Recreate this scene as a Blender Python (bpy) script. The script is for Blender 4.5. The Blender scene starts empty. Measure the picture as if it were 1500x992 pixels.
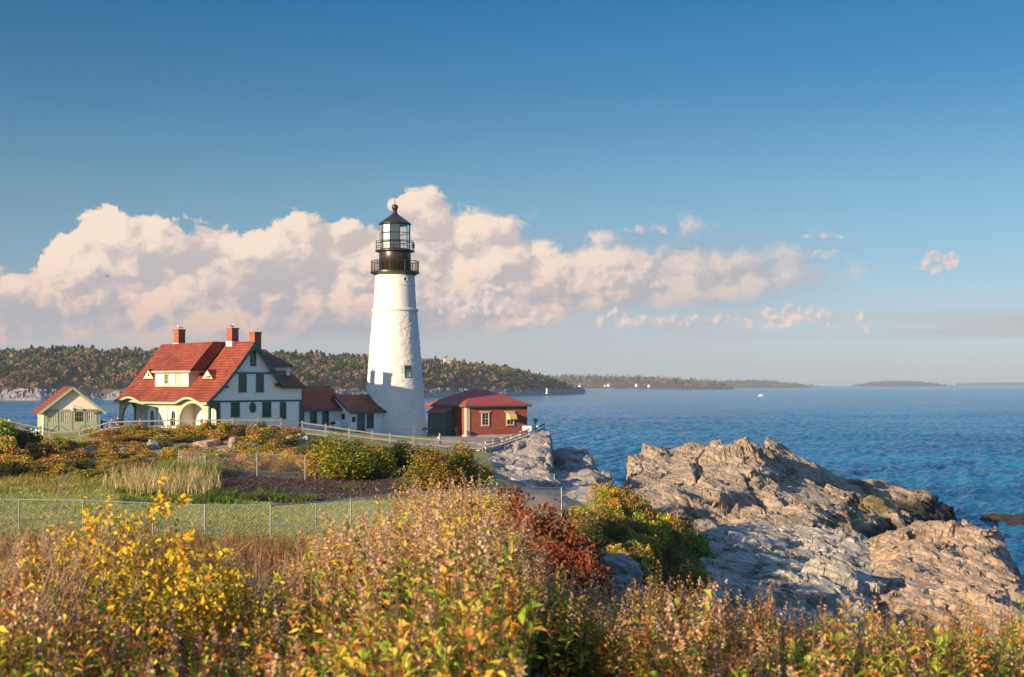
import bpy, math, random
import numpy as np
from mathutils import Vector, Matrix
from mathutils.geometry import tessellate_polygon
R = math.radians
sc = bpy.context.scene
col = sc.collection
F_PX = 1900.0          # focal length in pixels of a 1500 px wide picture
EYE = 16.0             # the camera stands on the bluff 16 m above the sea
# ------------------------------------------------------------------ camera
cam_d = bpy.data.cameras.new('camera'); cam = bpy.data.objects.new('camera', cam_d); col.objects.link(cam)
cam.location = (0, 0, EYE); cam.rotation_euler = (R(90), 0, 0)
cam_d.sensor_width = 36; cam_d.lens = F_PX / 1500 * 36; cam_d.shift_y = 67 / 1500
cam_d.clip_start = 0.1; cam_d.clip_end = 60000
cam_d.dof.use_dof = True; cam_d.dof.focus_distance = 120; cam_d.dof.aperture_fstop = 5.6
sc.camera = cam
# ------------------------------------------------------------------ light
SUN_AZ, SUN_EL = 43.5, 13.0      # sun stands behind the camera, 46 degrees to its left
sd = Vector((-math.sin(R(SUN_AZ)) * math.cos(R(SUN_EL)), -math.cos(R(SUN_AZ)) * math.cos(R(SUN_EL)), math.sin(R(SUN_EL))))
sl = bpy.data.lights.new('sun', 'SUN'); sl.energy = 5.0; sl.angle = R(0.5); sl.color = (1.0, 0.75, 0.47)
so = bpy.data.objects.new('sun', sl); col.objects.link(so); so.rotation_euler = sd.to_track_quat('Z', 'Y').to_euler()
sc.view_settings.view_transform = 'Standard'; sc.view_settings.look = 'None'
sc.view_settings.exposure = 1.0; sc.view_settings.gamma = 1.0; sc.view_settings.use_curve_mapping = False
sc.cycles.volume_bounces = 0; sc.cycles.max_bounces = 8; sc.cycles.transparent_max_bounces = 16
sc.cycles.diffuse_bounces = 3; sc.cycles.sample_clamp_indirect = 4.0

# ------------------------------------------------------------------ node helper
class NT:
    def __init__(s, tree): s.t = tree; s.n = tree.nodes; s.l = tree.links
    def new(s, kind, ins=None, **kw):
        n = s.n.new(kind)
        for k, v in kw.items(): setattr(n, k, v)
        for k, v in (ins or {}).items(): s.put(n.inputs[k], v)
        return n
    def put(s, sock, v):
        if v is None: return
        if hasattr(v, 'is_output') or isinstance(v, bpy.types.NodeSocket): s.l.new(v, sock)
        else:
            if isinstance(v, (tuple, list)) and len(v) == 3 and sock.type == 'RGBA': v = (*v, 1)
            sock.default_value = v
    def m(s, op, a, b=None, c=None, clamp=False):
        n = s.n.new('ShaderNodeMath'); n.operation = op; n.use_clamp = clamp
        s.put(n.inputs[0], a); s.put(n.inputs[1], b)
        if c is not None: s.put(n.inputs[2], c)
        return n.outputs[0]
    def mix(s, fac, a, b, mode='MIX'):
        n = s.n.new('ShaderNodeMix'); n.data_type = 'RGBA'; n.blend_type = mode
        s.put(n.inputs[0], fac); s.put(n.inputs[6], a); s.put(n.inputs[7], b)
        return n.outputs[2]
    def rng(s, v, a, b, c=0.0, d=1.0, smooth=False):
        n = s.n.new('ShaderNodeMapRange'); n.interpolation_type = 'SMOOTHSTEP' if smooth else 'LINEAR'
        s.put(n.inputs[0], v)
        for i, q in enumerate((a, b, c, d)): s.put(n.inputs[1 + i], q)
        return n.outputs[0]
    def xyz(s, a, b, c):
        n = s.n.new('ShaderNodeCombineXYZ'); s.put(n.inputs[0], a); s.put(n.inputs[1], b); s.put(n.inputs[2], c); return n.outputs[0]
    def sep(s, v):
        n = s.n.new('ShaderNodeSeparateXYZ'); s.put(n.inputs[0], v); return n.outputs
    def noise(s, vec, scale, detail=4, rough=.5, dist=0.0, dim='3D'):
        n = s.n.new('ShaderNodeTexNoise'); n.noise_dimensions = dim
        s.put(n.inputs['Vector'], vec); n.inputs['Scale'].default_value = scale
        n.inputs['Detail'].default_value = detail; n.inputs['Roughness'].default_value = rough; n.inputs['Distortion'].default_value = dist
        return n.outputs['Fac']
    def voro(s, vec, scale, detail=0.0, rough=.5, feature='F1', dim='3D', out='Distance', norm=False):
        n = s.n.new('ShaderNodeTexVoronoi'); n.voronoi_dimensions = dim; n.feature = feature; n.normalize = norm
        s.put(n.inputs['Vector'], vec); n.inputs['Scale'].default_value = scale
        n.inputs['Detail'].default_value = detail; n.inputs['Roughness'].default_value = rough
        return n.outputs[out]
    def vadd(s, a, b):
        n = s.n.new('ShaderNodeVectorMath'); n.operation = 'ADD'; s.put(n.inputs[0], a); s.put(n.inputs[1], b); return n.outputs[0]
    def vscale(s, a, b):
        n = s.n.new('ShaderNodeVectorMath'); n.operation = 'MULTIPLY'; s.put(n.inputs[0], a); s.put(n.inputs[1], b); return n.outputs[0]
    def curve(s, v, pts):
        n = s.n.new('ShaderNodeFloatCurve'); c = n.mapping.curves[0]
        while len(c.points) < len(pts): c.points.new(0.5, 0.5)
        for p, (x, y) in zip(c.points, pts): p.location = (x, y); p.handle_type = 'AUTO'
        n.mapping.update(); s.put(n.inputs[1], v); n.inputs[0].default_value = 1
        return n.outputs[0]

def lin(r, g, b):
    f = lambda c: (c / 255 / 12.92) if c / 255 <= .04045 else ((c / 255 + .055) / 1.055) ** 2.4
    return (f(r), f(g), f(b))

# ------------------------------------------------------------------ world: Nishita sky with a bank of evening cumulus
w = bpy.data.worlds.new('World'); sc.world = w; w.use_nodes = True
T = NT(w.node_tree); T.n.clear()
sky = T.new('ShaderNodeTexSky', sky_type='NISHITA', sun_disc=False)
sky.sun_elevation = R(SUN_EL); sky.sun_rotation = R(180 + SUN_AZ); sky.altitude = 10; sky.air_density = 1.0; sky.dust_density = 0.6; sky.ozone_density = 3.0
geo = T.new('ShaderNodeTexCoord').outputs['Generated']
dx, dy, dz = T.sep(geo)
az = T.m('ARCTAN2', dx, dy)
hyp = T.m('SQRT', T.m('ADD', T.m('MULTIPLY', dx, dx), T.m('MULTIPLY', dy, dy)))
el = T.m('ARCTAN2', dz, hyp)
SKY_GAIN = 1.0
# clear-air tint by elevation: teal grey near the horizon, deeper blue above, then brightened overhead as added fill light
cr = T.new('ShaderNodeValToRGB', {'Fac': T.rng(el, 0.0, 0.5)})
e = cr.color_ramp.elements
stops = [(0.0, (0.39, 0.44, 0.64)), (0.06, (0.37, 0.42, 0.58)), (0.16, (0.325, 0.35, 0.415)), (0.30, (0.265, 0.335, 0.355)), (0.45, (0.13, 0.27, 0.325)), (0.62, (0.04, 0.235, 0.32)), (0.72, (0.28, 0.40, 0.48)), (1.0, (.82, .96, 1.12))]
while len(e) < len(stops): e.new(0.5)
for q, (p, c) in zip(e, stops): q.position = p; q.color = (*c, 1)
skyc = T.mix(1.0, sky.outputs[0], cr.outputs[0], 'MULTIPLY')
# coordinates in degrees of arc
A = T.m('MULTIPLY', az, 57.2958); E = T.m('MULTIPLY', el, 57.2958)
P = T.xyz(A, E, 0.0)
wn = T.new('ShaderNodeTexNoise', {'Vector': P}); wn.noise_dimensions = '2D'; wn.inputs['Scale'].default_value = 0.9; wn.inputs['Detail'].default_value = 6; wn.inputs['Roughness'].default_value = .6
warp = T.vscale(T.vadd(wn.outputs['Color'], (-.5, -.5, -.5)), (1.1, .9, 0))
PW = T.vadd(P, warp)
def billow(vec, fine=True):
    a = T.voro(vec, 0.36, 4.0, .50, 'F1', '2D')          # heaped round lobes of four sizes
    c = T.noise(vec, 0.30, 3, .5, 0.0, '2D')
    r = T.m('ADD', T.m('SUBTRACT', 0.80, a), T.m('MULTIPLY', T.m('SUBTRACT', c, 0.5), 1.6))
    return T.m('ADD', r, T.m('MULTIPLY', T.m('SUBTRACT', T.noise(vec, 2.2, 7, .6, 0.0, '2D'), .5), .55)) if fine else r
Pst = T.vscale(PW, (1.0, 1.3, 1))
B0 = billow(Pst); Bn = billow(Pst, False)
B1 = billow(T.vadd(Pst, (-0.55, 0.60, 0)), False)
B2 = billow(T.vadd(Pst, (-0.20, 0.22, 0)))
emb = T.m('ADD', T.m('MULTIPLY', T.m('SUBTRACT', Bn, B1), 1.0), T.m('MULTIPLY', T.m('SUBTRACT', B0, B2), .50))
# envelopes of the bank: px -> degrees.  x of the curve = (A + 30) / 60 ;  y = deg / 12
def env(pts, seedv=None):
    q = []
    for px, py in pts:
        a = math.degrees(math.atan((px - 750) / F_PX)); ee = math.degrees(math.atan((563 - py) / F_PX / math.sqrt(1 + ((px - 750) / F_PX) ** 2)))
        q.append(((a + 30) / 60, ee / 12))
    return T.m('MULTIPLY', T.curve(T.rng(A, -30, 30), q), 12)
top = env([(-345, 390), (-100, 380), (10, 366), (60, 350), (95, 304), (145, 288), (188, 308), (214, 299), (262, 320), (350, 316), (480, 314), (560, 300), (598, 262), (655, 264), (700, 292), (790, 302), (880, 320), (990, 308), (1060, 316), (1150, 334), (1250, 362), (1320, 470), (1845, 575)])
bot = env([(-345, 505), (0, 500), (300, 498), (600, 492), (700, 484), (800, 470), (900, 452), (1000, 440), (1100, 428), (1200, 412), (1500, 400), (1845, 400)])
hgt = T.m('SUBTRACT', top, E)
# soft-edged on the right, crisp on the left
soft = T.rng(A, -6.0, 6.0, 0.80, 1.1)
dtop = T.m('ADD', T.m('DIVIDE', hgt, soft), T.m('MULTIPLY', T.m('SUBTRACT', B0, .24), T.rng(A, -8.0, 8.0, 1.7, 1.7)))
mtop = T.rng(dtop, 0.0, T.rng(A, -5.0, 8.0, 0.42, 1.7), smooth=True)
dbot = T.m('ADD', T.m('MULTIPLY', T.m('SUBTRACT', E, bot), 1.1), T.m('MULTIPLY', B0, 0.5))
mbot = T.rng(dbot, -0.45, 0.5, smooth=True)
thin = T.rng(A, 2.0, 15.0, 1.0, 0.55)
bank = T.m('MULTIPLY', T.m('MULTIPLY', mtop, mbot), thin)
# small puffs low on the right, and single ones
def puffs(list_, k=1.0):
    out = None
    for px, py, rx, ry, g in list_:
        a = math.degrees(math.atan((px - 750) / F_PX)); ee = math.degrees(math.atan((563 - py) / F_PX / math.sqrt(1 + ((px - 750) / F_PX) ** 2)))
        rx_, ry_ = 1.3 * rx / F_PX * 57.3, 1.25 * ry / F_PX * 57.3
        u = T.m('DIVIDE', T.m('SUBTRACT', A, a), rx_); v = T.m('DIVIDE', T.m('SUBTRACT', E, ee), ry_)
        r2 = T.m('ADD', T.m('MULTIPLY', u, u), T.m('MULTIPLY', v, v))
        m = T.m('MULTIPLY', T.rng(T.m('SUBTRACT', T.m('MULTIPLY', small, 1.8), r2), -0.95, 0.25, smooth=True), g)
        out = m if out is None else T.m('MAXIMUM', out, m)
    return out
PS = T.vadd(P, T.vscale(T.vadd(wn.outputs['Color'], (-.5, -.5, -.5)), (.5, .4, 0)))
def sm(vec): return T.m('ADD', T.m('SUBTRACT', 0.62, T.voro(vec, 1.5, 2.0, .5, 'SMOOTH_F1', '2D')), T.m('MULTIPLY', T.m('SUBTRACT', T.noise(vec, 2.2, 5, .5, 0, '2D'), .5), 1.0))
small = sm(PS); small2 = sm(T.vadd(PS, (-.16, .16, 0)))
semb = T.m('SUBTRACT', small, small2)
pf = puffs([(700, 440, 55, 30, .95), (620, 430, 30, 30, .6), (780, 462, 34, 16, .8), (905, 466, 34, 13, .9), (985, 470, 42, 9, .7), (1075, 470, 46, 9, .8), (1155, 462, 44, 15, .95),
            (1262, 471, 24, 12, .95), (1220, 474, 8, 6, .7), (1378, 383, 26, 13, .9), (1215, 345, 28, 4, .75), (1060, 430, 30, 6, .55), (1200, 372, 40, 6, .4), (890, 405, 78, 18, .85),
            (945, 335, 30, 6, .6)])
# wispy layer low over the horizon
strN = T.noise(T.vscale(P, (.12, 1.5, 1)), 1.0, 5, .55, .3, '2D')
strat = T.m('MULTIPLY', T.m('MULTIPLY', T.rng(E, 1.6, 2.0, smooth=True), T.rng(E, 2.6, 3.6, 1, 0, smooth=True)), T.rng(strN, .36, .62, 0.35, 1.0))
# a faint veil of grey blue behind the right of the bank
veil = T.m('MULTIPLY', T.m('MULTIPLY', T.rng(E, 2.2, 4.5, smooth=True), T.rng(E, 5.2, 7.4, 1, 0, smooth=True)), T.m('MULTIPLY', T.rng(A, -6, 2, smooth=True), T.rng(A, 8, 16, 1, 0, smooth=True)))
strat = T.m('MAXIMUM', strat, T.m('MULTIPLY', T.rng(E, 0.2, 2.4, .25, .75, smooth=True), T.m('MULTIPLY', T.rng(E, 3.0, 4.6, 1, 0, smooth=True), T.rng(A, -2, 14, 1, .45))))
C_LIT = (1.12, 0.90, 0.74); C_MID = (0.70, 0.61, 0.59); C_SHD = (0.47, 0.48, 0.54); C_PNK = (0.98, 0.67, 0.54)
hue = T.mix(T.rng(E, 2.0, 6.0, smooth=True), C_PNK, C_LIT)
bigm = T.noise(T.vscale(P, (.16, .30, 1)), 1.0, 4, .55, 0.0, '2D')
lit = T.rng(T.m('SUBTRACT', T.m('ADD', emb, T.m('MULTIPLY', T.rng(hgt, 0.0, 2.6, 1, 0), .22)), T.m('MULTIPLY', T.rng(bigm, .42, .62, 0, 1, smooth=True), .34)), -0.54, 0.38, smooth=True)
cc = T.mix(T.m('MULTIPLY', lit, T.rng(A, -2, 12, 1.0, .75)), T.mix(T.rng(E, 2.2, 6.5), C_SHD, C_MID), hue)
cc = T.mix(T.rng(E, 2.0, 3.4, .45, 0), cc, (0.52, 0.51, 0.56))
pc = T.mix(T.rng(semb, -.35, .35, smooth=True), (0.62, 0.60, 0.63), (1.02, 0.80, 0.70))
CL = 2.85
def sc3(c): return T.mix(1.0, c, (CL,) * 3, 'MULTIPLY')
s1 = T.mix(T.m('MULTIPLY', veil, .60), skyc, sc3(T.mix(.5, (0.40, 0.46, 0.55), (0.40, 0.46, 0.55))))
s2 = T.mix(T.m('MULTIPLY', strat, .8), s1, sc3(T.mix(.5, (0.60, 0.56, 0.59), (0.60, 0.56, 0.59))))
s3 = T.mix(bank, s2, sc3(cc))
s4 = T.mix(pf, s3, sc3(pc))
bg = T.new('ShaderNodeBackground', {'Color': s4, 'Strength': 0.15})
T.l.new(bg.outputs[0], T.new('ShaderNodeOutputWorld').inputs[0])
w.cycles.sampling_method = 'MANUAL'; w.cycles.sample_map_resolution = 512

# ------------------------------------------------------------------ object helpers
def tag(o, label=None, cat=None, group=None, kind=None):
    if label: o['label'] = label
    if cat: o['category'] = cat
    if group: o['group'] = group
    if kind: o['kind'] = kind
    return o
def link(name, me, m=None, parent=None, loc=None):
    if m is not None and not me.materials: me.materials.append(m)
    o = bpy.data.objects.new(name, me); col.objects.link(o)
    if parent is not None: o.parent = parent
    if loc is not None: o.location = loc
    return o
def empty(name, loc=(0, 0, 0), rz=0.0):
    o = bpy.data.objects.new(name, None); col.objects.link(o); o.location = loc; o.rotation_euler = (0, 0, rz); o.empty_display_size = .3
    return o
def copy_tree(o, parent=None):
    c = o.copy(); col.objects.link(c)
    if parent is not None: c.parent = parent
    for ch in list(o.children): copy_tree(ch, c)
    return c

class MB:
    """collects simple solids and links them as one mesh object"""
    def __init__(s): s.v = []; s.f = []
    def add(s, vs, fs):
        k = len(s.v); s.v += [tuple(p) for p in vs]; s.f += [tuple(i + k for i in f) for f in fs]; return s
    def box(s, a, b):
        x0, x1 = sorted((a[0], b[0])); y0, y1 = sorted((a[1], b[1])); z0, z1 = sorted((a[2], b[2]))
        return s.add([(x0, y0, z0), (x1, y0, z0), (x1, y1, z0), (x0, y1, z0), (x0, y0, z1), (x1, y0, z1), (x1, y1, z1), (x0, y1, z1)],
                     [(3, 2, 1, 0), (4, 5, 6, 7), (0, 1, 5, 4), (1, 2, 6, 5), (2, 3, 7, 6), (3, 0, 4, 7)])
    def bar(s, p, q, w_, h_=None, up=(0, 0, 1)):
        h_ = w_ if h_ is None else h_
        p, q = Vector(p), Vector(q); d = (q - p).normalized(); u = Vector(up)
        if abs(d.dot(u)) > .99: u = Vector((1, 0, 0))
        sd_ = d.cross(u).normalized(); uu = sd_.cross(d)
        vs = []
        for c in (p, q):
            for i, j in ((-1, -1), (1, -1), (1, 1), (-1, 1)): vs.append(c + sd_ * (i * w_ / 2) + uu * (j * h_ / 2))
        return s.add(vs, [(3, 2, 1, 0), (4, 5, 6, 7), (0, 1, 5, 4), (1, 2, 6, 5), (2, 3, 7, 6), (3, 0, 4, 7)])
    def tube(s, pts, rad, n=6, cap=True):
        pts = [Vector(p) for p in pts]; rad = [rad] * len(pts) if isinstance(rad, (int, float)) else rad
        vs = []; fs = []; prev = None
        for i, p in enumerate(pts):
            d = (pts[min(i + 1, len(pts) - 1)] - pts[max(i - 1, 0)]).normalized()
            if prev is None:
                a = d.cross(Vector((0, 0, 1)));  a = a if a.length > .05 else d.cross(Vector((1, 0, 0)))
            else: a = prev - d * prev.dot(d)
            a.normalize(); prev = a; b = d.cross(a)
            for k in range(n): t = 2 * math.pi * k / n; vs.append(p + (a * math.cos(t) + b * math.sin(t)) * rad[i])
        for i in range(len(pts) - 1):
            for k in range(n): fs.append((i * n + k, i * n + (k + 1) % n, (i + 1) * n + (k + 1) % n, (i + 1) * n + k))
        if cap: fs += [tuple(range(n))[::-1], tuple(range((len(pts) - 1) * n, len(pts) * n))]
        return s.add(vs, fs)
    def lathe(s, prof, n=24, c=(0, 0, 0), ph=0.0):
        vs = []; fs = []
        for r, z in prof:
            for k in range(n): t = 2 * math.pi * k / n + ph; vs.append((c[0] + r * math.cos(t), c[1] + r * math.sin(t), c[2] + z))
        for i in range(len(prof) - 1):
            for k in range(n): fs.append((i * n + k, i * n + (k + 1) % n, (i + 1) * n + (k + 1) % n, (i + 1) * n + k))
        fs += [tuple(range(n))[::-1], tuple(range((len(prof) - 1) * n, len(prof) * n))]
        return s.add(vs, fs)
    def plate(s, outer, holes, mp, d0, d1):
        """2-D outline with holes, given depth d0..d1; mp maps (a, b, depth) to a point"""
        loops = [outer] + list(holes)
        tri = tessellate_polygon([[Vector((a, b, 0)) for a, b in lp] for lp in loops])
        flat = [p for lp in loops for p in lp]; n = len(flat)
        vs = [mp(a, b, d0) for a, b in flat] + [mp(a, b, d1) for a, b in flat]
        fs = [tuple(t) for t in tri] + [tuple(i + n for i in t[::-1]) for t in tri]
        k = 0
        for lp in loops:
            m_ = len(lp)
            for i in range(m_): j = (i + 1) % m_; fs.append((k + i, k + j, k + j + n, k + i + n))
            k += m_
        return s.add(vs, fs)
    def slab(s, quad, th):
        """planar roof polygon thickened downwards along its normal"""
        q = [Vector(p) for p in quad]; nrm = (q[1] - q[0]).cross(q[-1] - q[0]).normalized()
        if nrm.z < 0: nrm = -nrm
        lo = [p - nrm * th for p in q]; n = len(q)
        return s.add(q + lo, [tuple(range(n)), tuple(range(2 * n - 1, n - 1, -1))] + [(i, i + n, (i + 1) % n + n, (i + 1) % n) for i in range(n)])
    def build(s, name, m=None, parent=None, smooth=False, bevel=0.0, loc=None):
        me = bpy.data.meshes.new(name); me.from_pydata(s.v, [], s.f)
        import bmesh
        bm = bmesh.new(); bm.from_mesh(me); bmesh.ops.recalc_face_normals(bm, faces=bm.faces); bm.to_mesh(me); bm.free()
        if smooth: me.shade_smooth()
        o = link(name, me, m, parent, loc)
        if bevel: b = o.modifiers.new('b', 'BEVEL'); b.width = bevel; b.segments = 2; b.limit_method = 'ANGLE'
        return o
def npmesh(name, V, Fq, cols=None, smooth=False, mats=None):
    me = bpy.data.meshes.new(name); V = np.asarray(V, np.float32); Fq = np.asarray(Fq, np.int32); k = Fq.shape[1]
    me.vertices.add(len(V)); me.vertices.foreach_set('co', V.ravel())
    me.loops.add(Fq.size); me.loops.foreach_set('vertex_index', Fq.ravel())
    me.polygons.add(len(Fq)); me.polygons.foreach_set('loop_start', np.arange(0, Fq.size, k, dtype=np.int32))
    me.update(calc_edges=True)
    if cols is not None:
        dom = 'FACE' if len(cols) == len(Fq) and len(cols) != len(V) else 'POINT'
        at = me.attributes.new('tone', 'FLOAT_COLOR', dom)
        c4 = np.ones((len(cols), 4), np.float32); c4[:, :3] = cols; at.data.foreach_set('color', c4.ravel())
    me.polygons.foreach_set('use_smooth', np.full(len(Fq), smooth))
    me.update()
    return me
def gridfaces(nr, nc):
    i = np.arange(nr - 1)[:, None] * nc + np.arange(nc - 1)[None, :]
    i = i.ravel(); return np.stack([i, i + 1, i + nc + 1, i + nc], 1)
# ---- numpy noise
def h2(ix, iy, seed=0):
    h = (ix.astype(np.int64) * 374761393 + iy.astype(np.int64) * 668265263 + seed * 1442695041) & 0xffffffff
    h = ((h ^ (h >> 13)) * 1274126177) & 0xffffffff; h = ((h ^ (h >> 16)) * 2246822519) & 0xffffffff
    return ((h ^ (h >> 15)) & 0xffffff) / float(0x1000000)
def vn(x, y, seed=0):
    ix, iy = np.floor(x), np.floor(y); fx, fy = x - ix, y - iy; fx = fx * fx * (3 - 2 * fx); fy = fy * fy * (3 - 2 * fy)
    a, b, c, d = h2(ix, iy, seed), h2(ix + 1, iy, seed), h2(ix, iy + 1, seed), h2(ix + 1, iy + 1, seed)
    return (a * (1 - fx) + b * fx) * (1 - fy) + (c * (1 - fx) + d * fx) * fy
def fbm(x, y, seed=0, o=4, g=.5):
    s_ = 0; a = 1; t = 0
    for k in range(o): s_ = s_ + a * vn(x, y, seed + k * 17); t += a; a *= g; x = x * 2.03 + 11.3; y = y * 2.03 - 7.1
    return s_ / t
def cells(x, y, seed=0):
    ix, iy = np.floor(x), np.floor(y); d1 = np.full(x.shape, 9e9); d2 = d1.copy(); cx = x * 0; cy = x * 0; ci = x * 0
    for i in (-1, 0, 1):
        for j in (-1, 0, 1):
            gx, gy = ix + i, iy + j
            px, py = gx + h2(gx, gy, seed), gy + h2(gx, gy, seed + 5); d = (px - x) ** 2 + (py - y) ** 2; r = h2(gx, gy, seed + 9)
            n1 = d < d1; d2 = np.where(n1, d1, np.minimum(d2, d)); d1 = np.where(n1, d, d1); cx = np.where(n1, px, cx); cy = np.where(n1, py, cy); ci = np.where(n1, r, ci)
    return x - cx, y - cy, ci, np.sqrt(d1), np.sqrt(d2)
def table(px, D, PXC, DR, Z):
    """bilinear look-up with smooth easing; px, D arrays"""
    PXC, DR, Z = np.array(PXC, float), np.array(DR, float), np.array(Z, float)
    px = np.clip(px, PXC[0], PXC[-1]); D = np.clip(D, DR[0], DR[-1])
    i = np.clip(np.searchsorted(PXC, px, 'right') - 1, 0, len(PXC) - 2); j = np.clip(np.searchsorted(DR, D, 'right') - 1, 0, len(DR) - 2)
    u = (px - PXC[i]) / (PXC[i + 1] - PXC[i]); v = (D - DR[j]) / (DR[j + 1] - DR[j])
    return (Z[j, i] * (1 - u) + Z[j, i + 1] * u) * (1 - v) + (Z[j + 1, i] * (1 - u) + Z[j + 1, i + 1] * u) * v
def PT(px, py, D):
    return Vector(((px - 750) / F_PX * D, D, EYE + (563 - py) / F_PX * D))

# ------------------------------------------------------------------ materials
def pm(name, c1, c2=None, scale=3.0, rough=.7, bump=0.0, bscale=20.0, attr=False, metal=0.0, coat=0.0, fn=None, detail=5, spec=None):
    m = bpy.data.materials.new(name); m.use_nodes = True; t = NT(m.node_tree); t.n.clear()
    co = t.new('ShaderNodeTexCoord').outputs['Object']
    if attr:
        base = t.new('ShaderNodeAttribute', attribute_name='tone').outputs['Color']
        if c2 is not None: base = t.mix(t.rng(t.noise(co, scale, detail), .3, .7), t.mix(1, base, c1, 'MULTIPLY'), t.mix(1, base, c2, 'MULTIPLY'))
    elif c2 is not None: base = t.mix(t.rng(t.noise(co, scale, detail, .6), .32, .68), c1, c2)
    else: base = (*c1, 1)
    b = t.new('ShaderNodeBsdfPrincipled', {'Roughness': rough, 'Metallic': metal})
    if spec is not None: b.inputs['Specular IOR Level'].default_value = spec
    h = None
    if fn: base, h = fn(t, co, base)
    t.put(b.inputs['Base Color'], base)
    if h is None and bump: h = t.noise(co, bscale, 4, .6)
    if h is not None:
        bn = t.new('ShaderNodeBump', {'Height': h, 'Strength': bump or .5, 'Distance': .03}); t.l.new(bn.outputs[0], b.inputs['Normal'])
    t.l.new(b.outputs[0], t.new('ShaderNodeOutputMaterial').inputs[0])
    return m
def f_siding(pitch):
    def fn(t, co, base):
        x, y, z = t.sep(co); fr = t.m('FRACT', t.m('DIVIDE', z, pitch))
        return t.mix(t.rng(fr, 0, .12, .45, 0), base, (.30, .33, .36)), t.m('MULTIPLY', fr, .6)
    return fn
def f_shingle(t, co, base):
    x, y, z = t.sep(co); v = t.xyz(t.m('ADD', x, y), t.m('MULTIPLY', z, 1.0), 0)
    b = t.new('ShaderNodeTexBrick', {'Vector': v}); b.inputs['Color1'].default_value = (1, 1, 1, 1); b.inputs['Color2'].default_value = (.62, .66, .70, 1); b.inputs['Mortar'].default_value = (.30, .30, .30, 1)
    b.inputs['Scale'].default_value = 1.0; b.inputs['Brick Width'].default_value = .55; b.inputs['Row Height'].default_value = .27; b.inputs['Mortar Size'].default_value = .035; b.inputs['Mortar Smooth'].default_value = .6
    return t.mix(1, base, b.outputs[0], 'MULTIPLY'), t.m('SUBTRACT', 1, b.outputs[1])
def f_brick(t, co, base):
    x, y, z = t.sep(co); v = t.xyz(t.m('ADD', x, y), z, 0)
    b = t.new('ShaderNodeTexBrick', {'Vector': v}); b.inputs['Color1'].default_value = (1, 1, 1, 1); b.inputs['Color2'].default_value = (.6, .55, .55, 1); b.inputs['Mortar'].default_value = (1.5, 2.6, 2.6, 1)
    b.inputs['Scale'].default_value = 1.0; b.inputs['Brick Width'].default_value = .34; b.inputs['Row Height'].default_value = .14; b.inputs['Mortar Size'].default_value = .014
    return t.mix(1, base, b.outputs[0], 'MULTIPLY'), t.m('SUBTRACT', 1, b.outputs[1])
M = {}
M['roof'] = pm('red_shingles', (.34, .064, .024), (.23, .040, .017), .9, .75, .5, fn=f_shingle)
M['roof_plain'] = pm('red_metal_roof', (.37, .062, .027), (.30, .048, .022), .9, .6, .15)
M['white'] = pm('white_clapboard', (.80, .81, .82), (.73, .75, .77), 1.0, .6, .5, fn=f_siding(.20))
M['trimwhite'] = pm('white_trim_paint', (.74, .73, .69), (.68, .68, .65), 4, .5)
M['sage'] = pm('sage_green_paint', (.33, .37, .25), (.29, .33, .22), 1.5, .6, .2, 8)
M['green'] = pm('dark_green_trim', (.035, .105, .085), (.028, .085, .072), 3, .5)
M['glass'] = pm('window_glass', (.012, .016, .02), None, rough=.06, spec=.8)
M['curtain'] = pm('pale_curtain', (.62, .57, .48), (.42, .38, .32), 6, .9)
M['brick'] = pm('red_brick', (.34, .06, .035), (.22, .042, .026), 2.2, .85, .5, fn=f_brick)
M['chimney'] = pm('chimney_brick', (.34, .085, .045), (.24, .055, .03), 2.5, .85, .5, fn=f_brick)
M['quoin'] = pm('pale_stone_trim', (.52, .44, .34), (.42, .36, .28), 3, .8, .2)
M['black'] = pm('black_iron', (.022, .017, .014), (.035, .026, .020), 3, .32, .15, 10)
M['dark'] = pm('dark_iron', (.015, .014, .014), None, rough=.5)
M['wood'] = pm('weathered_rail_wood', (.22, .205, .19), (.14, .13, .12), 5, .8, .3, 25)
M['galv'] = pm('galvanised_steel', (.27, .29, .31), (.18, .20, .23), 9, .42, metal=.6)
M['wire'] = pm('galvanised_wire', (.55, .56, .55), None, rough=.5, metal=.3)
M['concrete'] = pm('pale_concrete', (.45, .42, .37), (.34, .32, .29), 2, .9, .3, 12)
M['barrier'] = pm('dark_blue_green_box', (.05, .10, .10), None, rough=.6)
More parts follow.
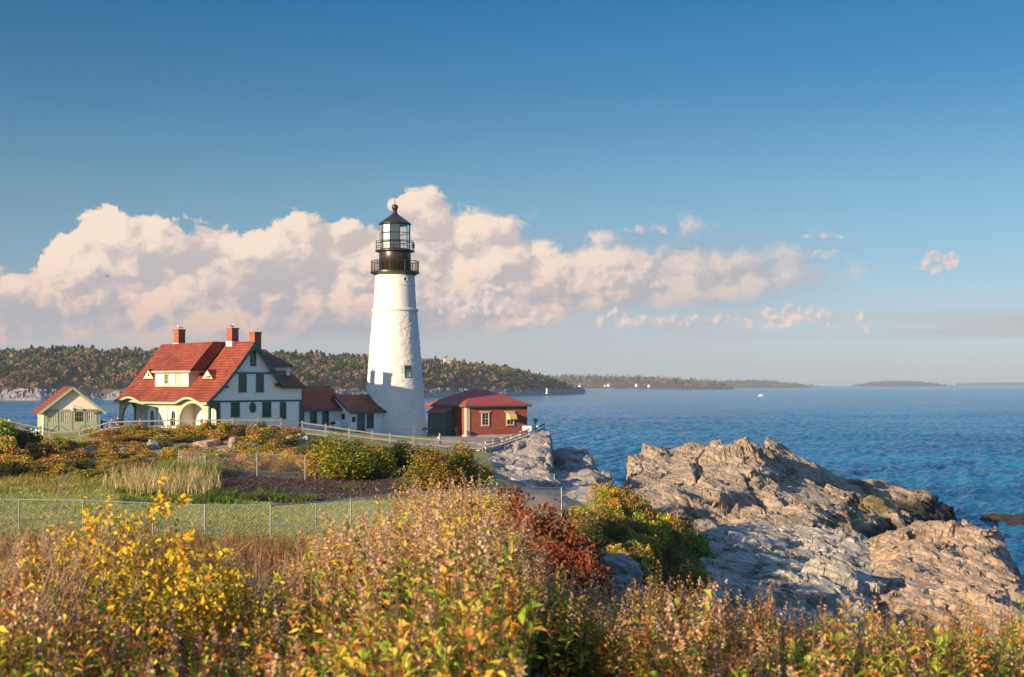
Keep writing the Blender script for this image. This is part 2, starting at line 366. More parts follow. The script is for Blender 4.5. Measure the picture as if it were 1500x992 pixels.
# ================================================================== GROUND
GPX = [-600, 0, 200, 450, 620, 720, 800, 870, 950, 1100, 1300, 1500, 1900]
GD = [2, 6, 10, 16, 25, 35, 45, 60, 80, 95, 106, 116, 128, 150, 168, 190]
GZ = [[14.5] * 10 + [14.4] * 3,
 [14.4, 14.4, 14.35, 14.3, 14.3, 14.3, 14.25, 14.2, 14.2, 14.1, 14.0, 14.0, 14.0],
 [14.2, 14.2, 13.9, 14.1, 14.2, 14.1, 13.9, 13.5, 13.4, 13.2, 13, 13, 13],
 [13.5, 13.4, 12.9, 13.2, 13.6, 13.4, 12.8, 12, 11.5, 11.2, 11, 11, 11],
 [11.9, 11.8, 11.5, 11.5, 12.1, 12.0, 11.2, 10, 9, 8.5, 8.5, 8.5, 8.5],
 [10.7, 10.7, 10.5, 10.4, 10.8, 10.9, 10.5, 9.5, 7.5, 6.5, 6.2, 6.2, 6],
 [10.2, 10.2, 10.2, 10.1, 10.1, 10.2, 10.2, 9.6, 7, 5.3, 5.0, 5, 4],
 [10.2, 10.2, 10.2, 10.0, 10.1, 10.1, 10.0, 9.6, 8.0, 4.5, 3, 2, 0],
 [10.3, 10.3, 10.3, 10.1, 10.1, 9.9, 9.3, 8.2, 5.5, 3, 1, -1, -2],
 [10.3, 10.5, 10.7, 10.6, 10.2, 9.4, 8.0, 6, 3, 0, -1, -2, -3],
 [10.4, 10.8, 11.3, 11.3, 10.3, 9.5, 7.6, 4, 0, -2, -2, -2, -3],
 [10.6, 11.0, 11.6, 11.5, 10.3, 9.7, 7.6, 3, -2, -3, -3, -3, -3],
 [10.9, 11.2, 11.7, 11.4, 10.1, 9.8, 8.0, 2, -3, -3, -3, -3, -3],
 [8, 9, 11, 11, 10.0, 9.8, 8.4, 0, -3, -3, -3, -3, -3],
 [2, 4, 8, 9.5, 9.8, 9.6, 4, -3, -3, -3, -3, -3, -3],
 [-3] * 13]
def zg_px(px, D):
    z = table(px, D, GPX, GD, GZ)
    return z
def zg(x, y):
    x = np.asarray(x, float); y = np.asarray(y, float); yy = np.maximum(y, 2.0)
    px = 750 + F_PX * x / yy
    z = zg_px(px, yy) + (fbm(x * .35, y * .35, 3) - .5) * .35 * np.clip(y / 20, .3, 1) + (fbm(x * 1.6, y * 1.6, 4) - .5) * .08
    return z
def zg1(x, y): return float(zg(np.array([x]), np.array([y]))[0])
def G(px, D): x = (px - 750) / F_PX * D; return (x, D, zg1(x, D))

# grid in (lateral, distance)
Ys = np.concatenate([[-30, -15, -6, -2, 0], np.geomspace(1.5, 12, 40), np.geomspace(12.4, 60, 110), np.arange(60.6, 192, .62)])
U = np.linspace(-1, 1, 420)
YY = np.repeat(Ys[:, None], len(U), 1); half = np.where(YY < 8, 14, 14 + (YY - 8) * .62); XX = U[None, :] * half
ZZ = zg(XX, YY); PXg = 750 + F_PX * XX / np.maximum(YY, 2)
n1 = fbm(XX * .5, YY * .5, 21, 4); n2 = fbm(XX * 2.5, YY * 1.2, 22, 4)
grass = np.array([.22, .25, .05]); dry = np.array([.36, .26, .08]); dirt = np.array([.26, .19, .10]); mulch = np.array([.060, .034, .026]); path = np.array([.40, .29, .22]); soil = np.array([.05, .04, .022])
def lerp(a, b, t): return a + (b - a) * t[..., None]
C = lerp(grass[None, None], dry, np.clip((n2 * .6 + n1 * .4 - .46) * 5, 0, 1) * .55)
sm = lambda x, a, b: (lambda t: t * t * (3 - 2 * t))(np.clip((x - a) / (b - a), 0, 1))
# mulch bed: between the lawn and the far chain-link fence
dL = np.interp(PXg, [230, 300, 420, 560, 640, 700], [74, 67.5, 64.5, 65.5, 68, 72]); dH = np.interp(PXg, [230, 290, 330, 600, 700], [76, 79, 83.5, 84.5, 82])
wob = (n1 - .5) * 5 + (n2 - .5) * 3
mk = sm(YY - dL + wob, 0, .8) * (1 - sm(YY - dH, 0, .6)) * sm(PXg + wob * 8, 215, 260) * (1 - sm(PXg, 690, 715))
C = lerp(C, mulch, mk)
gk = mk * sm(n2, .60, .68) * (1 - sm(YY, 69, 74)); C = lerp(C, np.array([.09, .12, .03]), gk * .9)
# bare slope and scrub floor
sk = sm(YY, 86, 90) * (1 - sm(YY, 106, 112)); C = lerp(C, dirt * (.7 + n2[..., None] * .8), sk)
sk = 1 - sm(YY, 42, 46) ; C = lerp(C, soil, sk)
sk = sm(PXg, 730, 780) * (1 - sm(YY, 118, 122)) * sm(YY, 60, 70); C = lerp(C, dirt, sk)
# walk in front of the buildings
dP = np.interp(PXg, [-600, 400, 500, 560, 640, 720, 800], [124, 124, 127, 128, 124, 121, 132])
pk = sm(YY - dP, -.6, 0) * (1 - sm(YY - dP, np.interp(PXg, [0, 560, 620], [2.5, 3, 9]), np.interp(PXg, [0, 560, 620], [3.2, 4, 11]))) * sm(PXg, 380, 420); C = lerp(C, path, pk)
pk = sm(YY, 118, 120) * sm(PXg, 625, 650); C = lerp(C, path * .85, pk)
# trodden path at the camera's feet
xp = np.interp(YY, [0, 5, 8, 14, 24], [.5, .34, .36, .6, 1.6]); pw = np.interp(YY, [0, 8, 24], [.42, .38, .3]); pk = (1 - sm(np.abs(XX - xp) + (n2 - .5) * .2, pw * .8, pw * 1.3)) * (1 - sm(YY, 14, 20)); C = lerp(C, np.array([.20, .18, .17]), pk)
V = np.stack([XX, YY, ZZ], -1).reshape(-1, 3)
me = npmesh('ground', V, gridfaces(*XX.shape), C.reshape(-1, 3), smooth=True)
M['ground'] = pm('turf_and_soil', (.75, .75, .75), (1.25, 1.25, 1.25), 5.0, .95, .9, 14, attr=True)
tag(link('ground', me, M['ground']), kind='structure')

# ================================================================== SEA
rows = np.concatenate([np.geomspace(70, 1500, 760), np.geomspace(1530, 15000, 90)])
cols_ = np.concatenate([[-16, -8, -4, -2, -1.0, -.7], np.linspace(-.52, .52, 560), [.7, 1.0, 2, 4, 8, 16]])
SY = np.repeat(rows[:, None], len(cols_), 1); SX = SY * cols_[None, :]
wv = np.zeros_like(SX); rs = np.random.RandomState(5)
for k in range(30):
    L = 1.6 * (14 / 1.6) ** rs.rand(); th = R(-65) + rs.randn() * .55; ph = rs.rand() * 7
    a = .0105 * L ** .95; kx, ky = math.sin(th) * 2 * math.pi / L, math.cos(th) * 2 * math.pi / L
    step = SY * .0041; fade = np.clip(1.6 - step * 3.2 / L, 0, 1)
    s_ = np.sin(kx * SX + ky * SY + ph + 2.2 * fbm(SX * .03, SY * .03, 40 + k, 2)); wv += a * fade * (1 - np.abs(s_)) * 1.5
patch = .55 + .9 * fbm(SX * .012, SY * .006, 71, 3)
wv = (wv - wv.mean()) * patch
swell = .16 * np.sin(SY * .16 + SX * .02 + 3 * fbm(SX * .01, SY * .01, 91, 2)) * np.clip(1.5 - SY / 900, 0, 1)
V = np.stack([SX, SY, wv + swell], -1).reshape(-1, 3)
me = npmesh('sea', V, gridfaces(*SX.shape), None, smooth=True)
m = bpy.data.materials.new('sea_water'); m.use_nodes = True; t = NT(m.node_tree); t.n.clear()
co = t.new('ShaderNodeTexCoord').outputs['Object']; X_, Y_, Z_ = t.sep(co)
big = t.noise(t.vscale(co, (.012, .02, 0)), 1.0, 4, .6)
deep = t.mix(t.rng(big, .35, .65), (.005, .10, .215), (.018, .21, .38))
b = t.new('ShaderNodeBsdfPrincipled', {'Base Color': deep, 'Roughness': .16, 'IOR': 1.33})
hh = t.m('ADD', t.m('MULTIPLY', t.noise(t.vscale(co, (.9, 1.3, 1)), 1.0, 6, .62, .4), 1.0), t.m('MULTIPLY', t.noise(t.vscale(co, (.10, .2, 1)), 1.0, 5, .6), 3.2))
bn = t.new('ShaderNodeBump', {'Height': hh, 'Strength': 1.0, 'Distance': .85}); t.l.new(bn.outputs[0], b.inputs['Normal'])
t.l.new(b.outputs[0], t.new('ShaderNodeOutputMaterial').inputs[0]); M['sea'] = m
tag(link('sea', me, m), kind='structure')

# ================================================================== ROCK
def f_rock(t, co, base):
    co = t.new('ShaderNodeNewGeometry').outputs['Position']
    mpn = t.new('ShaderNodeMapping', {'Vector': co}); mpn.inputs['Rotation'].default_value = (R(24), R(-32), R(20)); rc = mpn.outputs[0]
    st = t.noise(t.vscale(rc, (.8, .8, 2.4)), 1.3, 8, .66, .5)
    ly = t.noise(t.vscale(rc, (.16, .16, 3.4)), 1.0, 6, .72, .25)
    fine = t.noise(co, 9, 7, .7)
    cr = t.voro(t.vadd(t.vscale(rc, (.30, .50, 1.9)), t.vscale(t.new('ShaderNodeTexNoise', {'Vector': co, 'Scale': .8}).outputs['Color'], (.9, .9, .9))), 1.1, 2.0, .6, 'DISTANCE_TO_EDGE')
    lyr = t.rng(ly, .40, .60)
    crk = t.rng(cr, 0, .022, .35, 1)
    c = t.mix(t.rng(st, .34, .66), t.mix(1, base, (.62, .60, .60), 'MULTIPLY'), t.mix(1, base, (1.28, 1.25, 1.2), 'MULTIPLY'))
    c = t.mix(1, c, t.mix(lyr, (.74, .73, .74), (1.16, 1.14, 1.10)), 'MULTIPLY')
    c = t.mix(t.rng(t.noise(co, .9, 5, .7), .56, .68, 0, .55), c, t.mix(1, base, (1.25, .78, .42), 'MULTIPLY'))
    c = t.mix(t.rng(t.noise(t.vadd(co, (9, 3, 1)), 1.7, 6, .7), .60, .68, 0, .5), c, t.mix(1, base, (.35, .33, .30), 'MULTIPLY'))
    c = t.mix(crk, t.mix(1, c, (.5, .47, .45), 'MULTIPLY'), c)
    h = t.m('ADD', t.m('ADD', t.m('ADD', t.m('MULTIPLY', st, 1.2), t.m('MULTIPLY', ly, 2.6)), t.m('MULTIPLY', fine, .6)), t.m('MULTIPLY', crk, .6))
    return c, h
def rockmat(name, wetz):
    m = pm(name, (1, 1, 1), None, attr=True, rough=.85, bump=1.0, fn=f_rock)
    for n in m.node_tree.nodes:
        if n.type == 'BUMP': n.inputs['Distance'].default_value = .15
    return m
M['rock'] = rockmat('sea_cliff_rock', 1.0)
RH = {}
def rock_z(key, x, y): xs, ys, h = RH[key]; return float(h[np.argmin(abs(ys - y)), np.argmin(abs(xs - x))])
def rock_field(name, x0, x1, y0, y1, res, PXC, DR, Z, seed, label, cat, tint, amp=1.0, group=None, zmin=-1.5, ang=.5, wet=1.6, weed=0.0, fs=1.0, wa=1.5, os=1.0, wr=0.0):
    xs = np.arange(x0, x1, res); ys = np.arange(y0, y1, res); X, Y = np.meshgrid(xs, ys)
    wx = X + (fbm(X * .25, Y * .25, seed + 1) - .5) * wa; wy = Y + (fbm(X * .25 + 40, Y * .25, seed + 2) - .5) * wa
    px = 750 + F_PX * wx / wy
    base = table(px, wy, PXC, DR, Z)
    c, s_ = math.cos(ang), math.sin(ang); h = base.copy(); crk = np.zeros_like(h)
    for sca, an, a, tl in [(q0 * fs, q1, q2 / fs ** .5, q3) for q0, q1, q2, q3 in ((.13, .42, 1.25, .50), (.33, .36, .80, .60), (.95, .36, .26, .50), (2.4, .4, .07, .30))]:
        u = (X * c + Y * s_); v = (-X * s_ + Y * c)
        u = u + (fbm(X * sca * 1.3, Y * sca * 1.3, seed + 31, 2) - .5) * .9 / sca; v = v + (fbm(X * sca * 1.3 + 9, Y * sca * 1.3, seed + 32, 2) - .5) * .9 / sca
        ox, oy, ci, d1, d2 = cells(u * sca * an * 1.6, v * sca, seed + int(sca * 100))
        tx = (h2(np.floor(ci * 9999), np.floor(ci * 777), 1) - .5) * 2; ty = (h2(np.floor(ci * 9999), np.floor(ci * 777), 2) - .35) * 2
        h += amp * a * ((ci - .5) * 1.5 + (tx * ox + ty * oy) * tl * 2.4)
        crk = np.maximum(crk, (1 - np.clip((d2 - d1) / .08, 0, 1)) * a); h -= amp * a * .75 * (1 - np.clip((d2 - d1) / .07, 0, 1))
    # inclined strata
    q = (X * .35 + Y * .25 + h * 1.9 + (fbm(X * .4, Y * .4, seed + 60) - .5) * 2.0) * 1.5; fr = q - np.floor(q)
    h += amp * .22 * (fr - .5) * fbm(X * .3, Y * .3, seed + 61)
    h += amp * (fbm(X * 3, Y * 3, seed + 7, 4, .6) - .5) * .10
    RH[name + str(seed)] = (xs, ys, h)
    n = fbm(X * .5, Y * .5, seed + 8); t_ = np.array(tint)
    C = t_[None, None] * (.78 + .5 * n[..., None])
    wet = wet + wr * np.clip((px - 1170) / 110, 0, 1)
    wetk = np.clip((wet - h + (n - .5) * 1.5) / .8, 0, 1)[..., None]; C = C * (1 - wetk) + np.array([.035, .026, .018]) * wetk
    if weed:
        wk = (sm(h, wet, wet + .6) * (1 - sm(h, wet + 1.4, wet + 2.6)) * sm(n, .42, .52) * weed)[..., None]; C = C * (1 - wk) + np.array([.10, .085, .02]) * wk
    Xd = X + (fbm(h * 1.1 * fs, Y * .35 * fs, seed + 70) - .5) * 1.5 * os / fs + (fbm(h * 4 * fs, Y * fs, seed + 71) - .5) * .30 / fs; Yd = Y + (fbm(h * 1.1 * fs + 50, X * .35 * fs, seed + 72) - .5) * 1.8 * os / fs + (fbm(h * 4 * fs + 9, X * fs, seed + 73) - .5) * .36 / fs
    V = np.stack([Xd, Yd, h], -1).reshape(-1, 3); Fq = gridfaces(*X.shape)
    keep = (h.ravel()[Fq].max(1) > zmin) & (base.ravel()[Fq].max(1) > zmin); Fq = Fq[keep]
    used = np.unique(Fq); mp = np.full(len(V), -1); mp[used] = np.arange(len(used))
    me = npmesh(name, V[used], mp[Fq], C.reshape(-1, 3)[used], smooth=False)
    return tag(link(name, me, M['rock']), label, cat, group)
WARM = (.38, .315, .24); PALE = (.44, .42, .36); GREY = (.36, .345, .32)
rock_field('rock_outcrop', 8, 50, 84, 166, .15,
  [880, 912, 925, 985, 1010, 1060, 1110, 1140, 1170, 1250, 1300, 1350, 1395, 1420],
  [82, 88, 95, 105, 114, 122, 132, 145, 156, 165],
  [[0, 0, 0, 1, 3, 4, 4, 4, 4, 3, 0, -3, -3, -3],
   [0, 3, 6, 7.2, 6.4, 5.8, 5.6, 5.4, 5.2, 4.4, 2, -3, -3, -3],
   [0, 3, 7, 7.4, 7.0, 7.0, 6.9, 6.6, 6.0, 5.0, 2, 0, -3, -3],
   [0, 3, 7.6, 8.0, 8.0, 8.0, 7.8, 7.2, 6.5, 5.4, 3.4, 2.0, -3, -3],
   [0, 3, 8.8, 8.1, 8.9, 10.1, 10.1, 9.0, 7.9, 6.0, 4.3, 2.6, -1, -3],
   [-1, 2, 8.7, 8.4, 9.3, 10.1, 9.8, 8.9, 7.8, 5.7, 4.4, 3.4, 0, -3],
   [-2, -1, 6, 6.8, 8, 9, 9, 8.2, 7.2, 5.5, 4.5, 3.6, 2.4, -3],
   [-3, -3, 0, 2, 3, 5, 6, 5, 4.5, 4, 3.8, 3.2, 2.0, -3],
   [-3, -3, -3, -2, -1, 0, 1, 1, 1.5, 2, 2.2, 2, 1.0, -3],
   [-3] * 14], 11, 'large sunlit domed rock outcrop jutting into the sea beyond the bushes', 'rock', WARM, amp=.72, os=.6, weed=.9, wet=2.4, wr=2.4)
rock_field('rock_ledge', 5, 30, 46, 95, .12,
  [930, 975, 1020, 1060, 1100, 1150, 1200, 1250, 1290, 1330],
  [45, 52, 60, 70, 80, 87, 92],
  [[1, 4, 5, 5.5, 5.5, 5.5, 5.2, 5, 4, 1],
   [2, 6, 7.0, 7.0, 6.9, 6.6, 6.3, 6.0, 5.5, 2],
   [2, 6.2, 7.3, 7.5, 7.5, 7.2, 6.9, 6.6, 6.0, 3],
   [2, 5.3, 6.9, 7.2, 7.2, 6.9, 6.5, 6.3, 6.0, 3.6],
   [1, 4.6, 6.5, 6.9, 6.9, 6.6, 6.3, 6.1, 5.8, 3.6],
   [0, 3.6, 5.6, 6.1, 6.2, 6.1, 5.8, 5.6, 4.8, 2],
   [-2, 0, 1.5, 2, 3, 3, 3, 2, 1, -2]], 23, 'pale cracked rock ledge lying in shade under the tripod', 'rock', PALE, amp=.42, wet=.5, fs=1.7)
rock_field('rock_headland', 14, 38, 52, 98, .12,
  [1250, 1275, 1300, 1350, 1400, 1450, 1470, 1495, 1525, 1560, 1600],
  [52, 57, 62, 72, 80, 88, 95],
  [[1, 3, 4, 4, 4, 4, 4, 3, 1, 0, -3],
   [3, 5.3, 5.6, 5.8, 5.8, 5.5, 5.3, 5.0, 4, 2, -3],
   [3, 5.8, 6.2, 6.4, 6.6, 6.3, 6.0, 5.4, 4.2, 2, -3],
   [3, 5.7, 6.6, 7.0, 7.2, 6.8, 6.3, 5.2, 3, 0, -3],
   [2, 5.7, 6.3, 6.8, 6.9, 6.8, 6.0, 3.0, 0, -1, -3],
   [0, 3.0, 4.6, 5.8, 6.0, 5.8, 4.0, 1, -1, -3, -3],
   [-3] * 11], 37, 'rounded sunlit rock with dark notches on the right by the sea', 'rock', (.42, .33, .25), amp=.55, wet=.8, fs=1.5)
rock_field('cliff_rock', -6, 16, 88, 168, .13,
  [680, 700, 740, 775, 783, 805, 811, 830, 852, 866, 893, 903, 925],
  [87, 92, 100, 110, 118, 123, 131, 137, 142, 152, 164],
  [[6, 6, 6, 6, 6, 6, 6, 6, 6, 6, 5, 2, -3],
   [7.5, 8.2, 8.5, 8.4, 8.3, 8.0, 8.0, 8.0, 8.2, 8.2, 7.0, 3, -3],
   [8.5, 9.0, 8.9, 8.8, 8.8, 8.8, 8.3, 8.2, 8.4, 8.6, 8.3, 3, -3],
   [9.0, 9.5, 9.3, 9.2, 9.2, 8.8, 8.2, 8.1, 8.4, 8.5, 8.2, 2, -3],
   [9.2, 9.6, 9.7, 10.4, 10.9, 11.1, 8.1, 8.0, 8.2, 8.3, 6.0, 0, -3],
   [9.2, 9.6, 10.1, 10.8, 11.3, 11.5, 8.6, 9.4, 9.5, 9.0, 5, -1, -3],
   [9.2, 9.5, 9.8, 10.6, 11.3, 11.5, 9.6, 10.1, 9.7, 8.8, 2, -2, -3],
   [9.2, 9.5, 9.7, 9.9, 10.0, 9.8, 8, 8, 7, 3, 0, -2, -3],
   [9.2, 9.5, 9.6, 9.7, 9.7, 9.5, 4, 4, 2, 0, -2, -3, -3],
   [9.2, 9.5, 9.6, 9.6, 9.6, 8, 2, 0, -1, -2, -3, -3, -3],
   [2, 2, 2, 2, 1, 0, -2, -3, -3, -3, -3, -3, -3]], 53, 'grey rock cliff with an upright block below the brick building', 'cliff', GREY, amp=.34, ang=1.1, wa=.6, os=.45, fs=1.3)
rock_field('rock_outcrop', 1.2, 3.3, 27, 36, .05,
  [800, 835, 850, 870, 900, 925, 950, 990], [26, 28, 31, 34, 37],
  [[7, 8, 8, 8, 8, 7, 6, 5], [8, 10, 10.6, 11.2, 10.8, 10.0, 8, 6], [8, 10.2, 11.0, 11.5, 11.5, 11.3, 9.5, 7], [8, 10, 10.8, 11.4, 11.5, 11.2, 9.0, 7], [7, 8, 8, 8, 8, 7, 6, 5]],
  77, 'small jagged grey rock in shade beside the red bush', 'rock', GREY, amp=.32, fs=3.0)
rock_field('skerry', 50, 75, 138, 158, .2, [1420, 1440, 1500, 1600, 1700, 1760], [138, 144, 148, 153, 158],
  [[-2] * 6, [-2, .3, .5, .4, .2, -2], [-2, .9, 1.1, 1.1, .8, -2], [-2, .3, .5, .3, .2, -2], [-2] * 6], 83, 'low dark wet skerry with surf at the right edge', 'rock', (.10, .08, .06), amp=.3, zmin=-.4, wet=2.5)
# surf round the low rocks
def foam(name, pts, wid, seed, label):
    P_ = []; Q = []; rs = np.random.RandomState(seed)
    for (x, y, rx, ry, n) in pts:
        for k in range(n):
            a, r = rs.rand() * 6.28, math.sqrt(rs.rand()); cx, cy = x + math.cos(a) * r * rx, y + math.sin(a) * r * ry; s_ = wid * (.4 + rs.rand())
            i = len(P_); m_ = 7
            for q in range(m_): b_ = q * 6.283 / m_; rr = s_ * (.6 + .7 * rs.rand()); P_.append((cx + math.cos(b_) * rr * 1.6, cy + math.sin(b_) * rr * .8, .24 + .08 * rs.rand()))
            P_.append((cx, cy, .30 + .12 * rs.rand()))
            for q in range(m_): Q.append((i + q, i + (q + 1) % m_, i + m_))
    me = bpy.data.meshes.new(name); me.from_pydata(P_, [], Q)
    return tag(link(name, me, M['foam']), label, 'surf', kind='stuff')
M['foam'] = pm('sea_foam', (.72, .76, .80), None, rough=.9)
foam('surf', [(52.5, 160, 5, 2.2, 60), (60, 141, 6, 1.6, 60), (70, 142, 5, 2, 40), (48, 157, 4, 2, 30), (44, 158, 3, 2, 30), (47, 150, 2, 3, 30), (41.5, 101, 2, 2.5, 14), (12.5, 131, 1.2, 3, 20), (50.3, 152, 1.6, 4, 60), (46, 143, 1.5, 3, 30), (31, 96, 1.5, 3, 20)], .30, 3, 'white surf washing round the low dark rocks')
def boulder(px, D, s, seed, label, tint=GREY):
    x, y, z = G(px, D); rs = np.random.RandomState(seed)
    import bmesh
    bm = bmesh.new(); bmesh.ops.create_icosphere(bm, subdivisions=4, radius=1)
    dirs = rs.randn(14, 3); dirs /= np.linalg.norm(dirs, axis=1)[:, None]; off = .62 + .35 * rs.rand(14)
    for v in bm.verts:
        c = np.array(v.co); k = dirs @ c; m_ = (k > .05); r = np.min(off[m_] / k[m_]) if m_.any() else 1.2; r = min(r, 1.25)
        r *= 1 + .06 * (fbm(np.array([c[0] * 4 + seed]), np.array([c[1] * 4 + c[2] * 3]), seed)[0] - .5) * 2
        v.co = Vector(c * r)
    me = bpy.data.meshes.new('boulder'); bm.to_mesh(me); bm.free()
    at = me.attributes.new('tone', 'FLOAT_COLOR', 'POINT'); at.data.foreach_set('color', np.tile(np.array([*tint, 1], np.float32), len(me.vertices)))
    o = link('boulder', me, M['rock'], loc=(x, y, z + s[2] * .05)); o.scale = tuple(.62 * q for q in s); o.rotation_euler = (0, 0, rs.rand() * 3)
    return tag(o, label, 'boulder')
PINKR = (.46, .34, .27)
for a_ in [(226, 101, (1.3, 1.0, 1.0), 1, 'grey shaded boulder under the hedge below the house porch', GREY), (188, 100, (.8, .6, .7), 2, 'pinkish boulder left of the grey boulder below the porch', PINKR),
           (122, 98, (.7, .5, .5), 3, 'small rounded boulder in the scrub below the garage doors', PINKR), (97, 97, (.45, .4, .4), 4, 'smallest pale stone in the scrub below the garage', PALE),
           (300, 102, (2.0, 1.2, .9), 5, 'broad low pinkish rock face below the house hedge', PINKR), (342, 102, (1.1, .9, .9), 6, 'warm blocky boulder below the hedge under the gable', PINKR),
           (430, 104, (1.5, 1.0, 1.1), 8, 'bluish grey slanting boulder below the bend of the rail fence', GREY), (446, 106, (.9, .7, 1.0), 9, 'upright grey boulder right beside the slanting one', GREY),
           (372, 101, (.9, .7, .6), 10, 'low grey boulder half hidden in the yellow scrub', GREY), (440, 112, (.6, .5, .5), 12, 'sunlit tan stone on the bank by the fence bend', PINKR),
           (600, 108, (.7, .5, .5), 13, 'stone in the grass under the rail fence right of the round bush', PALE), (672, 106, (1.0, .7, .6), 14, 'flat grey boulder below the end of the rail fence', GREY)]:
    boulder(*a_)

# ================================================================== FAR SHORES
def leafcards(P_, L, C, rs, asp=.5, up=0.0, droop=None):
    n = len(P_); d = rs.randn(n, 3); d[:, 2] += up; d /= np.linalg.norm(d, axis=1)[:, None]
    s_ = np.cross(d, rs.randn(n, 3)); s_ /= np.linalg.norm(s_, axis=1)[:, None] + 1e-9; L = np.broadcast_to(L, (n,))[:, None]
    a = P_ - d * L * .5; b = P_ + s_ * L * asp * .5; c = P_ + d * L * .5; e_ = P_ - s_ * L * asp * .5
    V = np.stack([a, b, c, e_], 1).reshape(-1, 3); Fq = np.arange(4 * n).reshape(n, 4)
    return V, Fq, C
def leafmat(name, trans=.35, rough=.6):
    m = bpy.data.materials.new(name); m.use_nodes = True; t = NT(m.node_tree); t.n.clear()
    c = t.new('ShaderNodeAttribute', attribute_name='tone').outputs['Color']
    d = t.new('ShaderNodeBsdfDiffuse', {'Color': c}); tr = t.new('ShaderNodeBsdfTranslucent', {'Color': c}); mx = t.new('ShaderNodeMixShader', {0: trans})
    t.l.new(d.outputs[0], mx.inputs[1]); t.l.new(tr.outputs[0], mx.inputs[2]); t.l.new(mx.outputs[0], t.new('ShaderNodeOutputMaterial').inputs[0])
    return m
M['leaf'] = leafmat('leaves', .32); M['farleaf'] = leafmat('far_leaves', .15)
M['bark'] = pm('bark', (.16, .12, .09), (.10, .075, .055), 8, .9, .4)
M['twig'] = pm('pale_dry_twigs', (.34, .25, .18), (.24, .17, .12), 8, .85)
M['shore'] = pm('pale_shore_rock', (.32, .30, .29), (.08, .075, .08), .16, .9, .5, .4, detail=8)
M['hill'] = pm('wooded_hill_floor', (.06, .05, .03), (.10, .08, .045), .05, .95)
FAR = [(.11, .13, .04), (.19, .17, .05), (.25, .18, .07), (.26, .13, .07), (.32, .19, .14), (.06, .08, .035), (.20, .14, .06)]
def farside(px):
    for a, b in ((0, 'just inside the left picture edge'), (25, 'near the left picture edge'), (52, 'left of the garage'), (80, 'above the left garage eave'), (106, 'above the garage ridge'), (150, 'above the right garage roof'), (230, 'between garage and keeper house'), (440, 'behind the keeper house'), (540, 'between keeper house and lighthouse'), (625, 'behind the lighthouse'), (700, 'just right of the lighthouse'), (780, 'right of the brick building')):
        if px < a: return b
    return 'at the tip of the hill'
